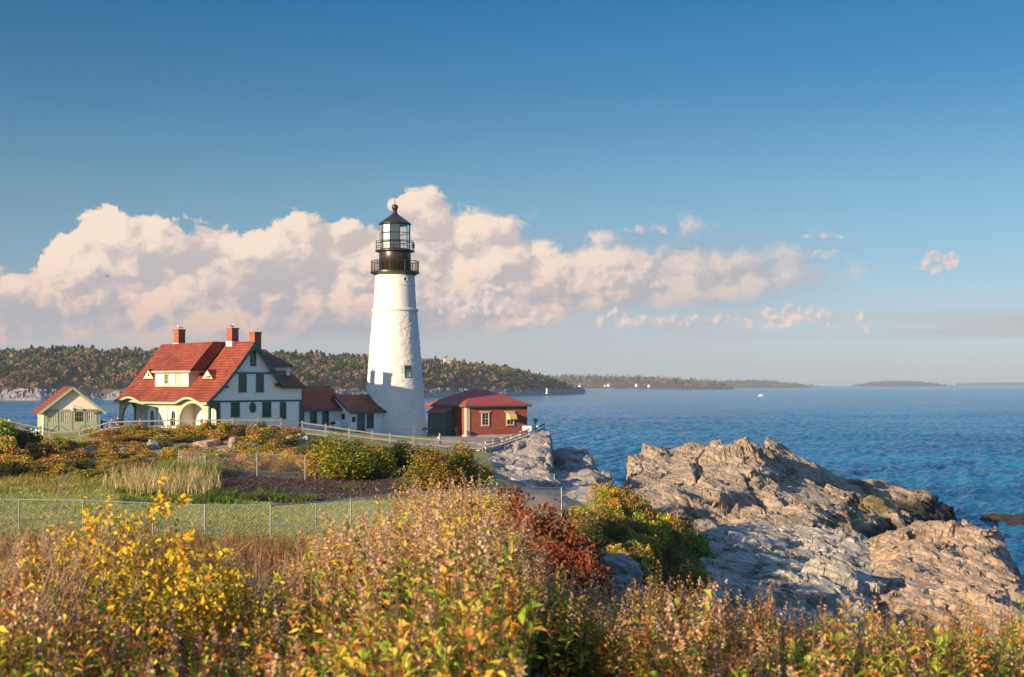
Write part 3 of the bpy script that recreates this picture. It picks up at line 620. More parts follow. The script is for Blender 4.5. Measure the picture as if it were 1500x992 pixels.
def far_land(PXs, SHORE, CREST, depth, seed, treeh, spacing, nleaf, shoreh, weights, ind=0, lift=0.0):
    """SHORE: pixel row of the waterline -> distance; CREST: pixel row of the tree tops"""
    rs = np.random.RandomState(seed); nt = 26; npx = max(60, int((PXs[-1] - PXs[0]) / 3)); px = np.linspace(PXs[0], PXs[-1], npx)
    sy = np.interp(px, PXs, SHORE); cy = np.interp(px, PXs, CREST); Ds = EYE * F_PX / (sy - 563); Dc = Ds + depth
    zc = EYE + (563 - cy) * Dc / F_PX - treeh * .8; zc = np.maximum(zc, .5)
    t_ = np.linspace(0, 1.25, nt); tt = t_[None, :]
    D = Ds[:, None] + depth * tt; prof = np.where(tt <= 1, np.sin(np.clip(tt, 0, 1) * math.pi / 2) ** 1.0, 1 - (tt - 1) * 2.5)
    z = zc[:, None] * prof; X = (px[:, None] - 750) / F_PX * Ds[:, None] * (1 + depth * tt / Ds[:, None]); n = fbm(X * .02, D * .02, seed)
    sh = shoreh * np.clip(tt / .05, 0, 1) * (.55 + .9 * fbm(X * .03, D * .05, seed + 3)) * (tt < .2) + 0
    z = np.maximum(z, sh) + (n - .5) * 5 * np.clip(tt * 4, 0, 1); z[:, 0] = -3
    V = np.stack([X, D, z], -1).reshape(-1, 3)
    me = npmesh('hill', V, gridfaces(npx, nt), None, smooth=False)
    tag(link('hill', me, M['hill']), kind='structure')
    # rocky shore: a rough strip in front of the hill
    if shoreh > 0:
        q = int(npx * 2.2); px2 = np.linspace(PXs[0], PXs[-1], q); D2s = np.interp(px2, px, Ds); r = np.linspace(0, 1, 14)
        Dm = D2s[:, None] - 8 + r[None, :] * depth * .12; Xm = (px2[:, None] - 750) / F_PX * Dm
        ox, oy, ci, d1, d2 = cells(Xm * .16, Dm * .10, seed + 8); _, _, c2, _, _ = cells(Xm * .25, Dm * .2, seed + 9)
        zz = shoreh * (np.clip(r[None, :] * 2.2, 0, 1)) * (.45 + .55 * ci + .45 * (c2 - .5) + .5 * (fbm(Xm * .01, Dm * .01, seed + 4) - .4)); zz[:, 0] = -2
        me = npmesh('shore', np.stack([Xm, Dm, zz], -1).reshape(-1, 3), gridfaces(q, 14), None); tag(link('shore', me, M['shore']), kind='structure')
    # trees
    area_w = (px[-1] - px[0]) / F_PX * Ds.mean(); nT = int(area_w * depth / spacing ** 2)
    tp = rs.rand(nT) * (PXs[-1] - PXs[0]) + PXs[0]; tq = .07 + rs.rand(nT) ** .9 * 1.03
    Dt = np.interp(tp, px, Ds) + depth * tq; zc_ = np.interp(tp, px, zc); zt = zc_ * np.where(tq <= 1, np.sin(np.clip(tq, 0, 1) * math.pi / 2), 1 - (tq - 1) * 2.5)
    xt = (tp - 750) / F_PX * Dt; hs = treeh * (.6 + .65 * rs.rand(nT)) * np.clip(.35 + tq * 2.2, 0, 1) * np.where(zc_ < 3, .5, 1)
    pal = np.array(FAR) * .82; ki = rs.choice(len(FAR), nT, p=np.array(weights) / sum(weights))
    pk = (fbm(xt * .012, Dt * .012, seed + 55) > .5) & (tq < .45); ki = np.where(pk & (rs.rand(nT) < .6), rs.choice([3, 4, 6], nT), ki)
    conif = rs.rand(nT) < .27; hs = np.where(conif, hs * 1.22, hs)
    order = np.argsort(Dt); indiv = set(order[:ind].tolist()) if ind else set()
    mass = [i for i in range(nT) if i not in indiv]
    mass = np.array(mass, int)
    def crown(i_arr):
        n_ = len(i_arr); rr = rs.randn(n_, nleaf, 3); rr /= np.linalg.norm(rr, axis=2)[..., None]; rad = rs.rand(n_, nleaf, 1) ** .35
        wz = np.where(conif[i_arr], .24, .52)[:, None]; h_ = hs[i_arr][:, None]
        zz = rr[..., 2] * rad[..., 0]; taper = np.where(conif[i_arr][:, None], (1 - zz) * .75, 1.0)
        lump = 1 + .25 * np.sin(rr[..., 0] * 5 + i_arr[:, None]) * np.sin(rr[..., 1] * 4 + i_arr[:, None] * 2)
        Pq = np.stack([xt[i_arr][:, None] + rr[..., 0] * rad[..., 0] * wz * h_ * taper * lump, Dt[i_arr][:, None] + rr[..., 1] * rad[..., 0] * wz * h_ * taper * lump, zt[i_arr][:, None] + h_ * (.55 + .45 * zz)], -1).reshape(-1, 3)
        Cq = pal[ki[i_arr]][:, None, :] * (.75 + .5 * rs.rand(n_, 1, 1)) * (.82 + .36 * rs.rand(n_, nleaf, 1)); Cq = np.where(conif[i_arr][:, None, None], np.array([.028, .042, .022]) * (.7 + .6 * rs.rand(n_, nleaf, 1)), Cq)
        L_ = np.repeat(h_ * .26, nleaf, 1).ravel() * (.6 + .8 * rs.rand(n_ * nleaf))
        return leafcards(Pq, L_, Cq.reshape(-1, 3), rs, .75)
    V, Fq, C = crown(mass); me = npmesh('woodland', V, Fq, C)
    o = link('woodland', me, M['farleaf']); tag(o, kind='stuff')
    for i in sorted(indiv):
        V, Fq, C = crown(np.array([i])); base = Vector((xt[i], Dt[i], max(0, zt[i]))); V = V - np.array(base)
        r_ = empty('tree', base)
        cn = ['olive green', 'yellow green', 'tawny brown', 'rust red', 'pinkish brown', 'dark green', 'brown'][ki[i]] if not conif[i] else 'dark conifer'
        side = farside((tp[i])); tag(r_, f'{cn} tree on the far shore {side}', 'tree', f'{cn} trees on the far shore')
        link('crown', npmesh('crown', V, Fq, C), M['farleaf'], r_)
        MB().tube([(0, 0, -1), (0, 0, hs[i] * .6)], [hs[i] * .03, hs[i] * .015], 5).build('trunk', M['bark'], r_)
    return o
o = far_land([-60, 0, 60, 100, 150, 220, 330, 430, 540, 620, 700, 740, 790, 830, 856], [586, 586, 586, 585.5, 585, 585, 584.5, 584, 583, 582, 580.5, 580, 579, 577.5, 576.5],
  [514, 517, 514, 511, 517, 515, 519, 521, 524, 529, 534, 539, 551, 564, 573], 300, 7, 11.5, 8.2, 70, 9, [5, 4, 3, 1.5, 1.5, 4, 3], ind=150)
tag(o, 'autumn woodland covering the long hill across the water', 'woodland')
o = far_land([780, 850, 900, 960, 1000, 1045, 1075], [571, 571.2, 571.2, 571, 570.8, 570.5, 570], [552, 551, 553, 553, 556, 560, 566], 500, 17, 11, 24, 26, 4, [3, 2, 4, 3, 2, 4, 3])
tag(o, 'low brown wooded point with white houses, right of the long hill', 'woodland')
o = far_land([800, 850, 930, 1000, 1060, 1120, 1190], [568.2] * 7, [549, 548, 549, 553, 556, 559, 565], 700, 19, 12, 42, 20, 0, [6, 2, 2, 1, 1, 6, 2])
tag(o, 'second hazy wooded shore behind the brown point', 'woodland')
o = far_land([1040, 1070, 1100, 1130, 1170, 1210], [567.2] * 6, [562, 556, 555, 556, 561, 565], 500, 29, 11, 44, 18, 3, [6, 1, 1, 1, 1, 6, 1])
tag(o, 'hazy dark island with a flat top just right of the far shore', 'woodland')
o = far_land([1245, 1275, 1300, 1340, 1370, 1400], [567.0] * 6, [564, 558.5, 556.5, 557, 560, 564.6], 500, 31, 10, 44, 18, 4, [6, 1, 1, 1, 1, 6, 1])
tag(o, 'small hazy island alone near the right end of the horizon', 'woodland')
o = far_land([1400, 1440, 1500, 1600], [565.6] * 4, [561, 559.5, 559, 560], 900, 37, 10, 80, 14, 0, [6, 1, 1, 1, 1, 6, 1])
tag(o, 'faintest blue strip of land at the right edge of the horizon', 'woodland')
# ================================================================== BUILDINGS
class Frame:
    """local frame of a building: u to the right along its front, v to the back, w up"""
    def __init__(s, O, th): s.O = O; s.th = th; s.c, s.s = math.cos(R(th)), math.sin(R(th))
    def hit(s, px, py, ax, val):
        d = ((px - 750) / F_PX, 1, (563 - py) / F_PX); r = (-s.O[0], -s.O[1], EYE - s.O[2])
        ro = (r[0] * s.c + r[1] * s.s, -r[0] * s.s + r[1] * s.c, r[2]); rd = (d[0] * s.c + d[1] * s.s, -d[0] * s.s + d[1] * s.c, d[2])
        k = 'uvw'.index(ax); t = (val - ro[k]) / rd[k]; return Vector((ro[0] + t * rd[0], ro[1] + t * rd[1], ro[2] + t * rd[2]))
def mpv(v0): return lambda a, b, d: (a, v0 - d, b)          # wall facing -v : a = u, b = w, depth outwards
def mpu(u0): return lambda a, b, d: (u0 - d, a, b)          # wall facing -u : a = v, b = w
def mpU(u0): return lambda a, b, d: (u0 + d, a, b)          # wall facing +u
def rect(a0, b0, a1, b1): return [(a0, b0), (a1, b0), (a1, b1), (a0, b1)]
def arch(a0, a1, b0, b1, n=12, pointed=1.0):
    r = (a1 - a0) / 2; c = (a0 + a1) / 2; h = min(r * pointed, b1 - b0)
    return [(a0, b0), (a1, b0)] + [(c + r * math.cos(t), b1 - h + h * math.sin(t)) for t in [math.pi * k / n for k in range(0, n + 1)]]
def mbox(mb, mp, a0, b0, a1, b1, d0, d1):
    P0 = mp(a0, b0, d0); P1 = mp(a1, b1, d1); mb.box(P0, P1)
def window(parent, mp, a0, a1, b0, b1, fm, nx=2, ny=4, fw=.13, casing=.06, sash=True, sill=True, pane=None, name='window', label=None, sill_m=None):
    f = MB()
    f.plate(rect(a0, b0, a1, b1), [rect(a0 + fw, b0 + fw, a1 - fw, b1 - fw)], mp, 0.003, casing)
    ia0, ia1, ib0, ib1 = a0 + fw, a1 - fw, b0 + fw, b1 - fw; t_ = .028
    for k in range(1, nx): a = ia0 + (ia1 - ia0) * k / nx; mbox(f, mp, a - t_ / 2, ib0, a + t_ / 2, ib1, .013, .034)
    for k in range(1, ny): b = ib0 + (ib1 - ib0) * k / ny; h_ = t_ * (2.2 if sash and k == ny // 2 else 1); mbox(f, mp, ia0, b - h_ / 2, ia1, b + h_ / 2, .0135, .0375 if h_ > t_ else .032)
    o = f.build(name, fm, parent)
    if label: o['label'] = label
    p = MB(); mbox(p, mp, ia0 - .01, ib0 - .01, ia1 + .01, ib1 + .01, .004, .012); p.build('pane', pane or M['glass'], o)
    if sill: s_ = MB(); mbox(s_, mp, a0 - .06, b0 - .09, a1 + .06, b0 - .002, .002, .11); s_.build('sill', sill_m or fm, o)
    return o
# ------------------------------------------------------------------ keeper's house
O = (-29.84, 128, 11.6); K = Frame(O, 50)
H = empty('keeper_house', O, R(50)); tag(H, 'white keeper house with a steep red shingle roof, three brick chimneys and arched porches', 'house')
LV = 15.6; UR = 11.66; ap = K.hit(373.6, 500.5, 'v', -.35); UA = ap.x; WA = ap.z
prof = [(-.62, 2.62), (-.05, 3.10), (1.2, 4.15), (2.73, 5.78), (UA, WA + .03)]     # left slope of the roof in (u, w)
# left slope as a grid, raised over the two porch arches
vb = [K.hit(x, 600, 'u', 0).y for x in (178.5, 213, 263, 301)]          # arch edges in v
c1, c2 = (vb[0] + vb[1]) / 2, (vb[2] + vb[3]) / 2
def eyebrow(v):
    return sum(.52 * max(0, 1 - ((v - c) / 2.1) ** 2) ** 1.4 for c in (c1, c2))
nv, nu = 110, 26; vs = np.linspace(-.38, LV + .1, nv); ts = np.linspace(0, 1, nu)
pu = np.interp(ts, np.linspace(0, 1, 5), [p[0] for p in prof]); pw_ = np.interp(ts, np.linspace(0, 1, 5), [p[1] for p in prof])
tp_, bt_ = [], []
for v in vs:
    for u, w_ in zip(pu, pw_):
        e_ = eyebrow(v) * max(0, 1 - (u + .62) / 2.3) ** 1.6; tp_.append((u, v, w_ + e_)); bt_.append((u + .08, v, w_ + e_ - .20))
g = gridfaces(nv, nu).tolist(); n_ = nv * nu; rf = MB(); rf.add(tp_ + bt_, g + [[i + n_ for i in q[::-1]] for q in g])
edge = [i * nu for i in range(nv)]
rf.f += [(edge[i], edge[i] + n_, edge[i + 1] + n_, edge[i + 1]) for i in range(nv - 1)]
for k in (0, nv - 1): rf.f += [(k * nu + i, k * nu + i + 1, k * nu + i + 1 + n_, k * nu + i + n_) for i in range(nu - 1)]
# right slope
R1 = (9.15, 4.30)
rf.slab([(UA, -.38, WA + .03), (R1[0] + .05, -.38, R1[1]), (R1[0] + .05, LV + .1, R1[1]), (UA, LV + .1, WA + .03)], .20)
ro = rf.build('roof', M['roof'], H)
# right wing: hipped roof behind the gable
wr = MB()
e0 = K.hit(447, 566, 'v', -.30); EU, EW = e0.x, 4.28
rp = K.hit(390, 509, 'v', 5.2)
wr.add([(8.2, -.30, EW), (EU, -.30, EW), (EU, 11.5, EW), (8.2, 11.5, EW), (UA + .4, 5.2, 8.15), (rp.x, 5.2, 8.15), (8.2, -.3, EW - .16), (EU, -.3, EW - .16), (EU, 11.5, EW - .16), (8.2, 11.5, EW - .16)],
       [(0, 1, 5, 4), (1, 2, 5), (2, 3, 4, 5), (0, 6, 7, 1), (1, 7, 8, 2), (2, 8, 9, 3), (6, 9, 8, 7)])
w2 = wr.build('roof', M['roof'], H); w2['label'] = 'hipped roof of the right wing in shade'
# small dormer on the wing
d0, d1 = K.hit(402, 537, 'v', 1.2), K.hit(425, 561, 'v', 1.2)
dm = MB(); dm.box((d0.x, 1.2, d1.z - .6), (d1.x, 5, d0.z)); dw = dm.build('dormer', M['white'], H); dw['label'] = 'white dormer on the right wing'
a, b = K.hit(404.5, 543, 'v', 1.2), K.hit(418.5, 558.5, 'v', 1.2); window(dw, mpv(1.2), a.x, b.x, b.z, a.z, M['green'])
dr = MB(); q0, q1 = K.hit(399, 534.5, 'v', .8), K.hit(427.5, 535, 'v', .8)
dr.slab([(q0.x - .3, .8, q0.z), (q1.x + .1, .8, q0.z), (q1.x - 1.3, 4.6, 8.3), (q0.x - 1.6, 4.6, 8.3)], .16); dr.build('roof', M['roof'], dw)
tr = MB(); tr.box((q0.x - .3, .74, q0.z - .26), (q1.x + .1, .80, q0.z - .02)); tr.build('fascia', M['green'], dw)
# walls: gable side
belt = 2.73
up = MB(); up.plate([(-.05, belt), (UR, belt), (UR, 4.22), (9.2, 4.22), (UA, WA - .32), (2.73, 5.5), (1.2, 3.9), (-.05, 2.95)], [], mpv(0), -.25, 0)
lowl = K.hit(321, 600, 'v', 0).x
up.box((lowl, 0, -1.6), (UR, .25, belt)); up.box((UR - .25, .25, -1.6), (UR, LV - 2, 4.25))
up.build('wall', M['white'], H)
pa, pb = K.hit(306.5, 600, 'v', 0).x, K.hit(318.8, 600, 'v', 0).x; pt = K.hit(312, 597.5, 'v', 0).z
pw1 = MB(); pw1.plate([(-.02, -1.2), (lowl, -1.2), (lowl, belt - .15), (-.02, belt - .15)], [arch(pa + .12, pb, -.5, pt)], mpv(0), -.22, 0); o_ = pw1.build('porch_arch', M['green'], H)
# walls: long side with the two porch arches and three arched windows
zt = lambda py: K.hit(240, py, 'u', 0).z
sw = MB(); top_ = 2.62
outl = [(0.0, -1.3), (LV, -1.3)] + [(v, top_ + eyebrow(v) * .9) for v in np.linspace(LV, 0, 60)]
def av(x): return K.hit(x, 600, 'u', 0).y
holes = [arch(vb[1], vb[0], -.2, 2.50, 14, .8), arch(vb[3], vb[2], -.2, 2.50, 14, .8)]
sw.plate(outl, holes, mpu(0), -.22, 0); swo = sw.build('wall', M['sage'], H); swo['label'] = 'sage green porch wall with arches'
# far end wall of the porch with its arch open to the sea
ew = MB(); ew.plate(rect(-.0, -1.3, 2.0, 2.9), [arch(.35, 1.75, -.2, 2.35)], lambda a, b, d: (a, LV - d, b), 0, .22); ew.build('porch_arch', M['sage'], H)
# inner block
ib = MB(); ib.box((1.9, 1.9, -1.3), (UR - .3, LV - .02, 2.75)); ib.box((.24, vb[2] + .2, -1.3), (1.9, vb[1] - .2, 2.75))
M['cream'] = pm('cream_stucco', (.72, .67, .57), (.66, .61, .52), 2, .85, .2, 10)
ib.build('wall', M['cream'], H)['label'] = 'cream inner wall behind the porches'
pfz = MB(); pfz.box((-.02, 0.0, -1.3), (1.95, LV, -.02)); pfz.build('porch_floor', M['concrete'], H)
for c_ in (2.75,): pc_ = MB(); pc_.box((0, .1, 2.76), (UR, LV - .1, 2.82)); pc_.build('ceiling', M['trimwhite'], H)
# inner attic back wall so the far gable is closed
bw = MB(); bw.plate([(-.05, -1.2), (UR, -1.2), (UR, 4.2), (9.2, 4.2), (UA, WA - .3), (2.73, 5.5), (1.2, 3.9), (-.05, 2.95)], [], lambda a, b, d: (a, LV - .3 + d, b), 0, .2)
bw.f = bw.f; 
up2 = MB(); up2.plate([(2.0, 2.84), (UR, 2.84), (UR, 4.2), (9.2, 4.2), (UA, WA - .3), (2.73, 5.5)], [], lambda a, b, d: (a, LV - .3 + d, b), 0, .2); up2.build('wall', M['white'], H)
for x0_, x1_, x2_, x3_, kk in ((217, 229.5, 221, 226.3, 0), (231.6, 245.6, 235, 242.5, 1), (248.2, 260.8, 251.8, 257.5, 0)):
    a0, a1 = av(x1_), av(x0_); i0, i1 = av(x3_), av(x2_)
    f = MB(); f.plate(arch(a0, a1, -.6, zt(596.5)), [arch(i0, i1, .1, zt(601.5))], mpu(0), .003, .07)
    o_ = f.build('window', M['trimwhite'], H); o_['label'] = 'arched porch side window in a white surround'
    p = MB(); p.plate(arch(i0 - .02, i1 + .02, .08, zt(601.3)), [], mpu(0), .004, .02); p.build('pane', M['curtain'] if kk else M['glass'], o_)
    s_ = MB(); c_ = (i0 + i1) / 2; mbox(s_, mpu(0), c_ - .02, .1, c_ + .02, zt(602.5), .021, .045); mbox(s_, mpu(0), i0, .9, i1, .94, .022, .043); s_.build('glazing_bar', M['sage'], o_)
# tall door/windows on the inner porch walls
for v0_, v1_ in ((vb[1] + .5, vb[1] + 1.6), (vb[3] + .3, vb[3] + 1.3)):
    window(H, mpu(1.9), v0_, v1_, .25, 2.25, M['sage'], 2, 5, .1, pane=M['curtain'], label='pale curtained window inside the porch')
# trims
tg = MB(); tg.box((-.08, -.045, belt - .14), (UR + .06, -.003, belt + .05)); tg.box((UR - .18, -.05, -1.5), (UR + .03, -.006, belt - .15)); tg.box((lowl - .1, -.055, -1.2), (lowl + .12, -.0035, belt - .15))
l2 = K.hit(325, 600, 'v', 0).x
tg.build('trim_boards', M['green'], H)
tg = MB(); tg.box((UR - .02, -.06, 1.2 + belt - 1.15), (UR + .10, .3, 4.2)); tg.build('corner_flare', M['white'], H)
def rake(p, q, wd=.34, th=.09, v=-.40, m=M['green'], nm='bargeboard', off=.17):
    r_ = MB(); p_, q_ = Vector((p[0], v, p[1])), Vector((q[0], v, q[1])); d = (q_ - p_).normalized(); nrm = Vector((-d.z, 0, d.x)); nrm = nrm if nrm.z < 0 else -nrm
    r_.bar(p_ + nrm * off, q_ + nrm * off, wd, th, up=(0, 1, 0)); return r_.build(nm, m, H)
rake((UA - .02, WA), (2.73, 5.78), .26); rake((2.73, 5.78), (1.2, 4.15), .262); rake((1.2, 4.15), (-.6, 2.68), .264)
rake((UA - .05, WA + .04), (9.3, 4.30), .46, .14, -.42, off=.2)
tb = MB(); g0 = K.hit(316, 544.5, 'v', 0); b0_ = K.hit(343, 546, 'v', 0); b1_ = K.hit(396.5, 546.5, 'v', 0)
tb.box((b0_.x - .05, -.10, b0_.z - .1), (b1_.x + .05, -.003, b0_.z + .06)); tb.build('belt_moulding', M['green'], H)
n0, n1_ = K.hit(321, 566.5, 'v', 0), K.hit(332, 566.5, 'v', 0)
tb = MB(); tb.box((n0.x, -.35, n0.z - .12), (n1_.x, -.003, n0.z + .10)); tb.build('eave_return', M['green'], H)
tb = MB(); tb.box((9.0, -.42, 3.98), (EU + .02, -.302, 4.26)); tb.box((EU + .02, -.42, 3.98), (EU + .14, 11.5, 4.26)); tb.box((9.1, -.3, 3.95), (EU + .01, -.003, 4.03)); tb.build('fascia', M['green'], H)
# curved sage fascia over the porches
fa = MB(); pts = [(-.66, v, 2.56 + eyebrow(v)) for v in np.linspace(-.38, LV + .1, 90)]
V_ = []; F_ = []
for i, (u, v, w_) in enumerate(pts): V_ += [(u, v, w_ - .17), (u, v, w_ + .05), (u + .10, v, w_ + .05), (u + .10, v, w_ - .17)]
for i in range(len(pts) - 1):
    for k in range(4): F_.append((i * 4 + k, i * 4 + (k + 1) % 4, i * 4 + 4 + (k + 1) % 4, i * 4 + 4 + k))
F_ += [(0, 1, 2, 3), tuple(len(V_) - 4 + k for k in (3, 2, 1, 0))]
fa.add(V_, F_); fa.build('fascia', M['sage'], H)['label'] = 'sage fascia curving up over both porch arches'
so_ = MB(); V_ = []; F_ = []
for i, (u, v, w_) in enumerate(pts): V_ += [(u + .05, v, w_ - .10), (.0, v, w_ - .02)]
for i in range(len(pts) - 1): F_.append((2 * i, 2 * i + 1, 2 * i + 3, 2 * i + 2))
so_.add(V_, F_); so_.build('soffit', M['trimwhite'], H)
# windows of the gable side
def gw(x0, x1, y0, y1, **k): a, b = K.hit(x0, y0, 'v', 0), K.hit(x1, y1, 'v', 0); return window(H, mpv(0), a.x, b.x, b.z, a.z, M['green'], **k)
gw(366.5, 374.8, 513.5, 535, nx=1, ny=4, fw=.14); gw(349.5, 360.8, 548, 573.5, nx=3, ny=6); gw(375, 386, 548, 573.5, nx=3, ny=6)
gw(338, 350.8, 588.6, 611.5, nx=3, ny=6, sill=False); gw(384, 397, 588.6, 611.5, nx=3, ny=6, sill=False); gw(410, 418.8, 589, 614, nx=2, ny=6, sill=False)
oc = K.hit(370, 597.3, 'v', 0); ra, rb_ = .42, .55; el_ = lambda k: [(oc.x + ra * k * math.cos(t), oc.z + rb_ * k * math.sin(t)) for t in np.linspace(0, 2 * math.pi, 25)[:-1]]
f = MB(); f.plate(el_(1.0), [el_(.68)], mpv(0), .003, .07); o_ = f.build('window', M['green'], H); o_['label'] = 'oval window in the gable wall'
p = MB(); p.plate(el_(.7), [], mpv(0), .004, .02); p.build('pane', M['glass'], o_)
# lit-side dormer
e1, e2 = K.hit(224, 543.3, 'u', .75), K.hit(278, 543.5, 'u', .75); uD = 1.15
sd_ = MB(); wv0, wv1 = K.hit(228, 550, 'u', uD).y, K.hit(277, 550, 'u', uD).y; zb, zt_ = K.hit(250, 565.5, 'u', uD).z, e1.z - .1
sd_.box((uD, wv1, zb - .1), (UA - .5, wv0, zt_)); so2 = sd_.build('dormer', M['cream'], H); so2['label'] = 'wide cream dormer in the sunlit roof'
rd = MB(); rtop = WA + .06; ru = UA - 1.75
vA = e2.y - .05; vBk = e1.y + .1
rd.add([(.75, vA, e1.z), (.75, vBk, e1.z), (UA - .02, LV + .08, rtop - .04), (ru, vA - .02, rtop), (UA, vA + .0, rtop), (UA, LV + .1, rtop - .03), (2.4, vA + .02, e1.z - .05), (.75, vA, e1.z - .14), (.75, vBk, e1.z - .14), (2.4, vA - .15, e1.z - .2), (2.2, vBk, e1.z - .14)],
       [(0, 1, 2), (0, 2, 3), (3, 2, 5, 4), (0, 3, 4, 6), (0, 7, 8, 1), (0, 6, 9, 7), (7, 9, 10, 8)])
rd.build('roof', M['roof'], so2)
fs_ = MB(); fs_.box((.66, vA - .05, e1.z - .20), (.748, vBk + .05, e1.z - .02)); fs_.box((.70, vA - .11, e1.z - .22), (2.5, vA - .02, e1.z - .07)); fs_.build('fascia', M['sage'], so2)
for x0, x1 in ((240.5, 247.8), (256.3, 264.5)):
    a0, a1 = K.hit(x1, 560, 'u', uD).y, K.hit(x0, 560, 'u', uD).y; window(so2, mpu(uD), a0, a1, K.hit(250, 564, 'u', uD).z, K.hit(250, 547, 'u', uD).z, M['sage'], 3, 6, .16, pane=M['curtain'] if x0 > 250 else None)
tb = MB()
for x0 in (228, 276.5): a0 = K.hit(x0, 560, 'u', uD).y; mbox(tb, mpu(uD), a0 - .07, zb, a0 + .07, zt_, .003, .05)
mbox(tb, mpu(uD), wv1, zb - .08, wv0, zb + .03, .0035, .07); tb.build('trim_boards', M['sage'], so2)
# little triangular roof vents
for xa, xb, ya, yb in ((210, 225.8, 541.5, 555), (296, 312.5, 542, 555)):
    uu = 1.75; q0, q1, q2 = K.hit(xa, yb, 'u', uu), K.hit(xb, yb, 'u', uu), K.hit((xa + xb) / 2, ya, 'u', uu)
    vm = (q0.y + q1.y) / 2; hw = (q0.y - q1.y) / 2; z0, z1 = q0.z, q2.z
    t1 = MB(); t1.plate([(vm - hw, z0), (vm + hw, z0), (vm, z1)], [[(vm - hw * .62, z0 + .13), (vm + hw * .62, z0 + .13), (vm, z1 - .28)]], mpu(uu), 0, .06); vo = t1.build('roof_vent', M['sage'], H)
    t2 = MB(); t2.plate([(vm - hw * .64, z0 + .12), (vm + hw * .64, z0 + .12), (vm, z1 - .26)], [[(vm - hw * .25, z0 + .25), (vm + hw * .25, z0 + .25), (vm, z0 + .7)]], mpu(uu), -.05, .02); t2.build('gable_board', M['trimwhite'], vo)
    t3 = MB(); t3.plate([(vm - hw * .26, z0 + .24), (vm + hw * .26, z0 + .24), (vm, z0 + .72)], [], mpu(uu), -.04, .01); t3.build('louver', M['dark'], vo)
    t4 = MB(); back = uu + 2.2
    for s_ in (-1, 1): t4.add([(uu - .12, vm, z1 + .07), (uu - .12, vm + s_ * (hw + .1), z0 - .02), (back, vm + s_ * (hw + .1), z0 - .02), (back, vm, z1 + .07)], [(0, 1, 2, 3)])
    t4.build('roof', M['roof'], vo)
# chimneys
for x0, x1, yt, vv, k in ((257, 269, 482.5, None, 0), (334.5, 347, 480.5, None, 1), (368, 380, 486.5, 4.0, 2)):
    uc = UA + (0 if k < 2 else 1.3)
    v_ = K.hit((x0 + x1) / 2, 495, 'u', uc).y; h_ = K.hit((x0 + x1) / 2, yt, 'u', uc).z; s_ = .43
    c_ = MB(); c_.box((uc - s_, v_ - s_, WA - 1.4), (uc + s_, v_ + s_, h_ - .16)); o_ = c_.build('chimney', M['chimney'], H)
    c_ = MB(); c_.box((uc - s_ - .05, v_ - s_ - .05, h_ - .16), (uc + s_ + .05, v_ + s_ + .05, h_)); c_.build('cap', M['chimney'], o_)
    if k < 2: c_ = MB(); c_.box((uc - s_ - .05, v_ - s_ - .06, WA - .42), (uc + s_ + .05, v_ + s_ + .06, WA + .10)); c_.build('flashing', M['trimwhite'], o_)
    if k == 0: CH0 = (uc, v_, h_)
    if k == 1: CH1 = (uc, v_, h_)
def lw(frame, p): c, s = frame.c, frame.s; return Vector((frame.O[0] + p[0] * c - p[1] * s, frame.O[1] + p[0] * s + p[1] * c, frame.O[2] + p[2]))

# ------------------------------------------------------------------ covered way (first low wing)
W1 = empty('covered_way', O, R(50)); tag(W1, 'low white wing with a red roof joined to the right end of the keeper house', 'building')
v1 = 2.0; uj = 19.11; be = K.hit(490, 598.5, 'v', v1 - .3); br = K.hit(486, 565.5, 'v', v1 + 2.6)
m_ = MB(); m_.box((UR + .02, v1, -2.2), (uj + .6, v1 + 5.0, be.z - .1)); m_.plate([(v1, be.z - .12), (v1 + 5, be.z - .12), (v1 + 2.6, br.z - .15)], [], lambda a, b, d: (uj + .6 - d, a, b), 0, .2); m_.build('wall', M['white'], W1)
m_ = MB(); m_.slab([(UR + .02, v1 - .35, be.z), (uj + .85, v1 - .35, be.z), (uj + .85, v1 + 2.6, br.z), (UR + .02, v1 + 2.6, br.z)], .16)
m_.slab([(UR + .02, v1 + 5.3, be.z), (uj + .85, v1 + 5.3, be.z), (uj + .85, v1 + 2.6, br.z), (UR + .02, v1 + 2.6, br.z)], .16); m_.build('roof', M['roof'], W1)
m_ = MB(); m_.box((UR + .02, v1 - .44, be.z - .27), (uj + .85, v1 - .36, be.z - .02)); m_.build('fascia', M['green'], W1)
m_ = MB(); m_.bar((uj + .90, v1 - .36, be.z - .12), (uj + .90, v1 + 2.6, br.z - .12), .06, .22); m_.build('bargeboard', M['green'], W1)
def w1w(x0, x1, y0, y1, v=v1, par=W1, **k): a, b = K.hit(x0, y0, 'v', v), K.hit(x1, y1, 'v', v); return window(par, mpv(v), a.x, b.x, b.z, a.z, M['green'], **k)
w1w(454, 464, 600.5, 622, nx=2, ny=6, fw=.16, sill=False); w1w(472, 481.5, 600.5, 624, nx=2, ny=6, fw=.16, sill=False)
m_ = MB(); a0 = K.hit(441, 610, 'v', v1).x; a1 = K.hit(445, 610, 'v', v1).x; mbox(m_, mpv(v1), a0, -2, a1, be.z - .2, .003, .09); m_.build('corner_board', M['green'], W1)
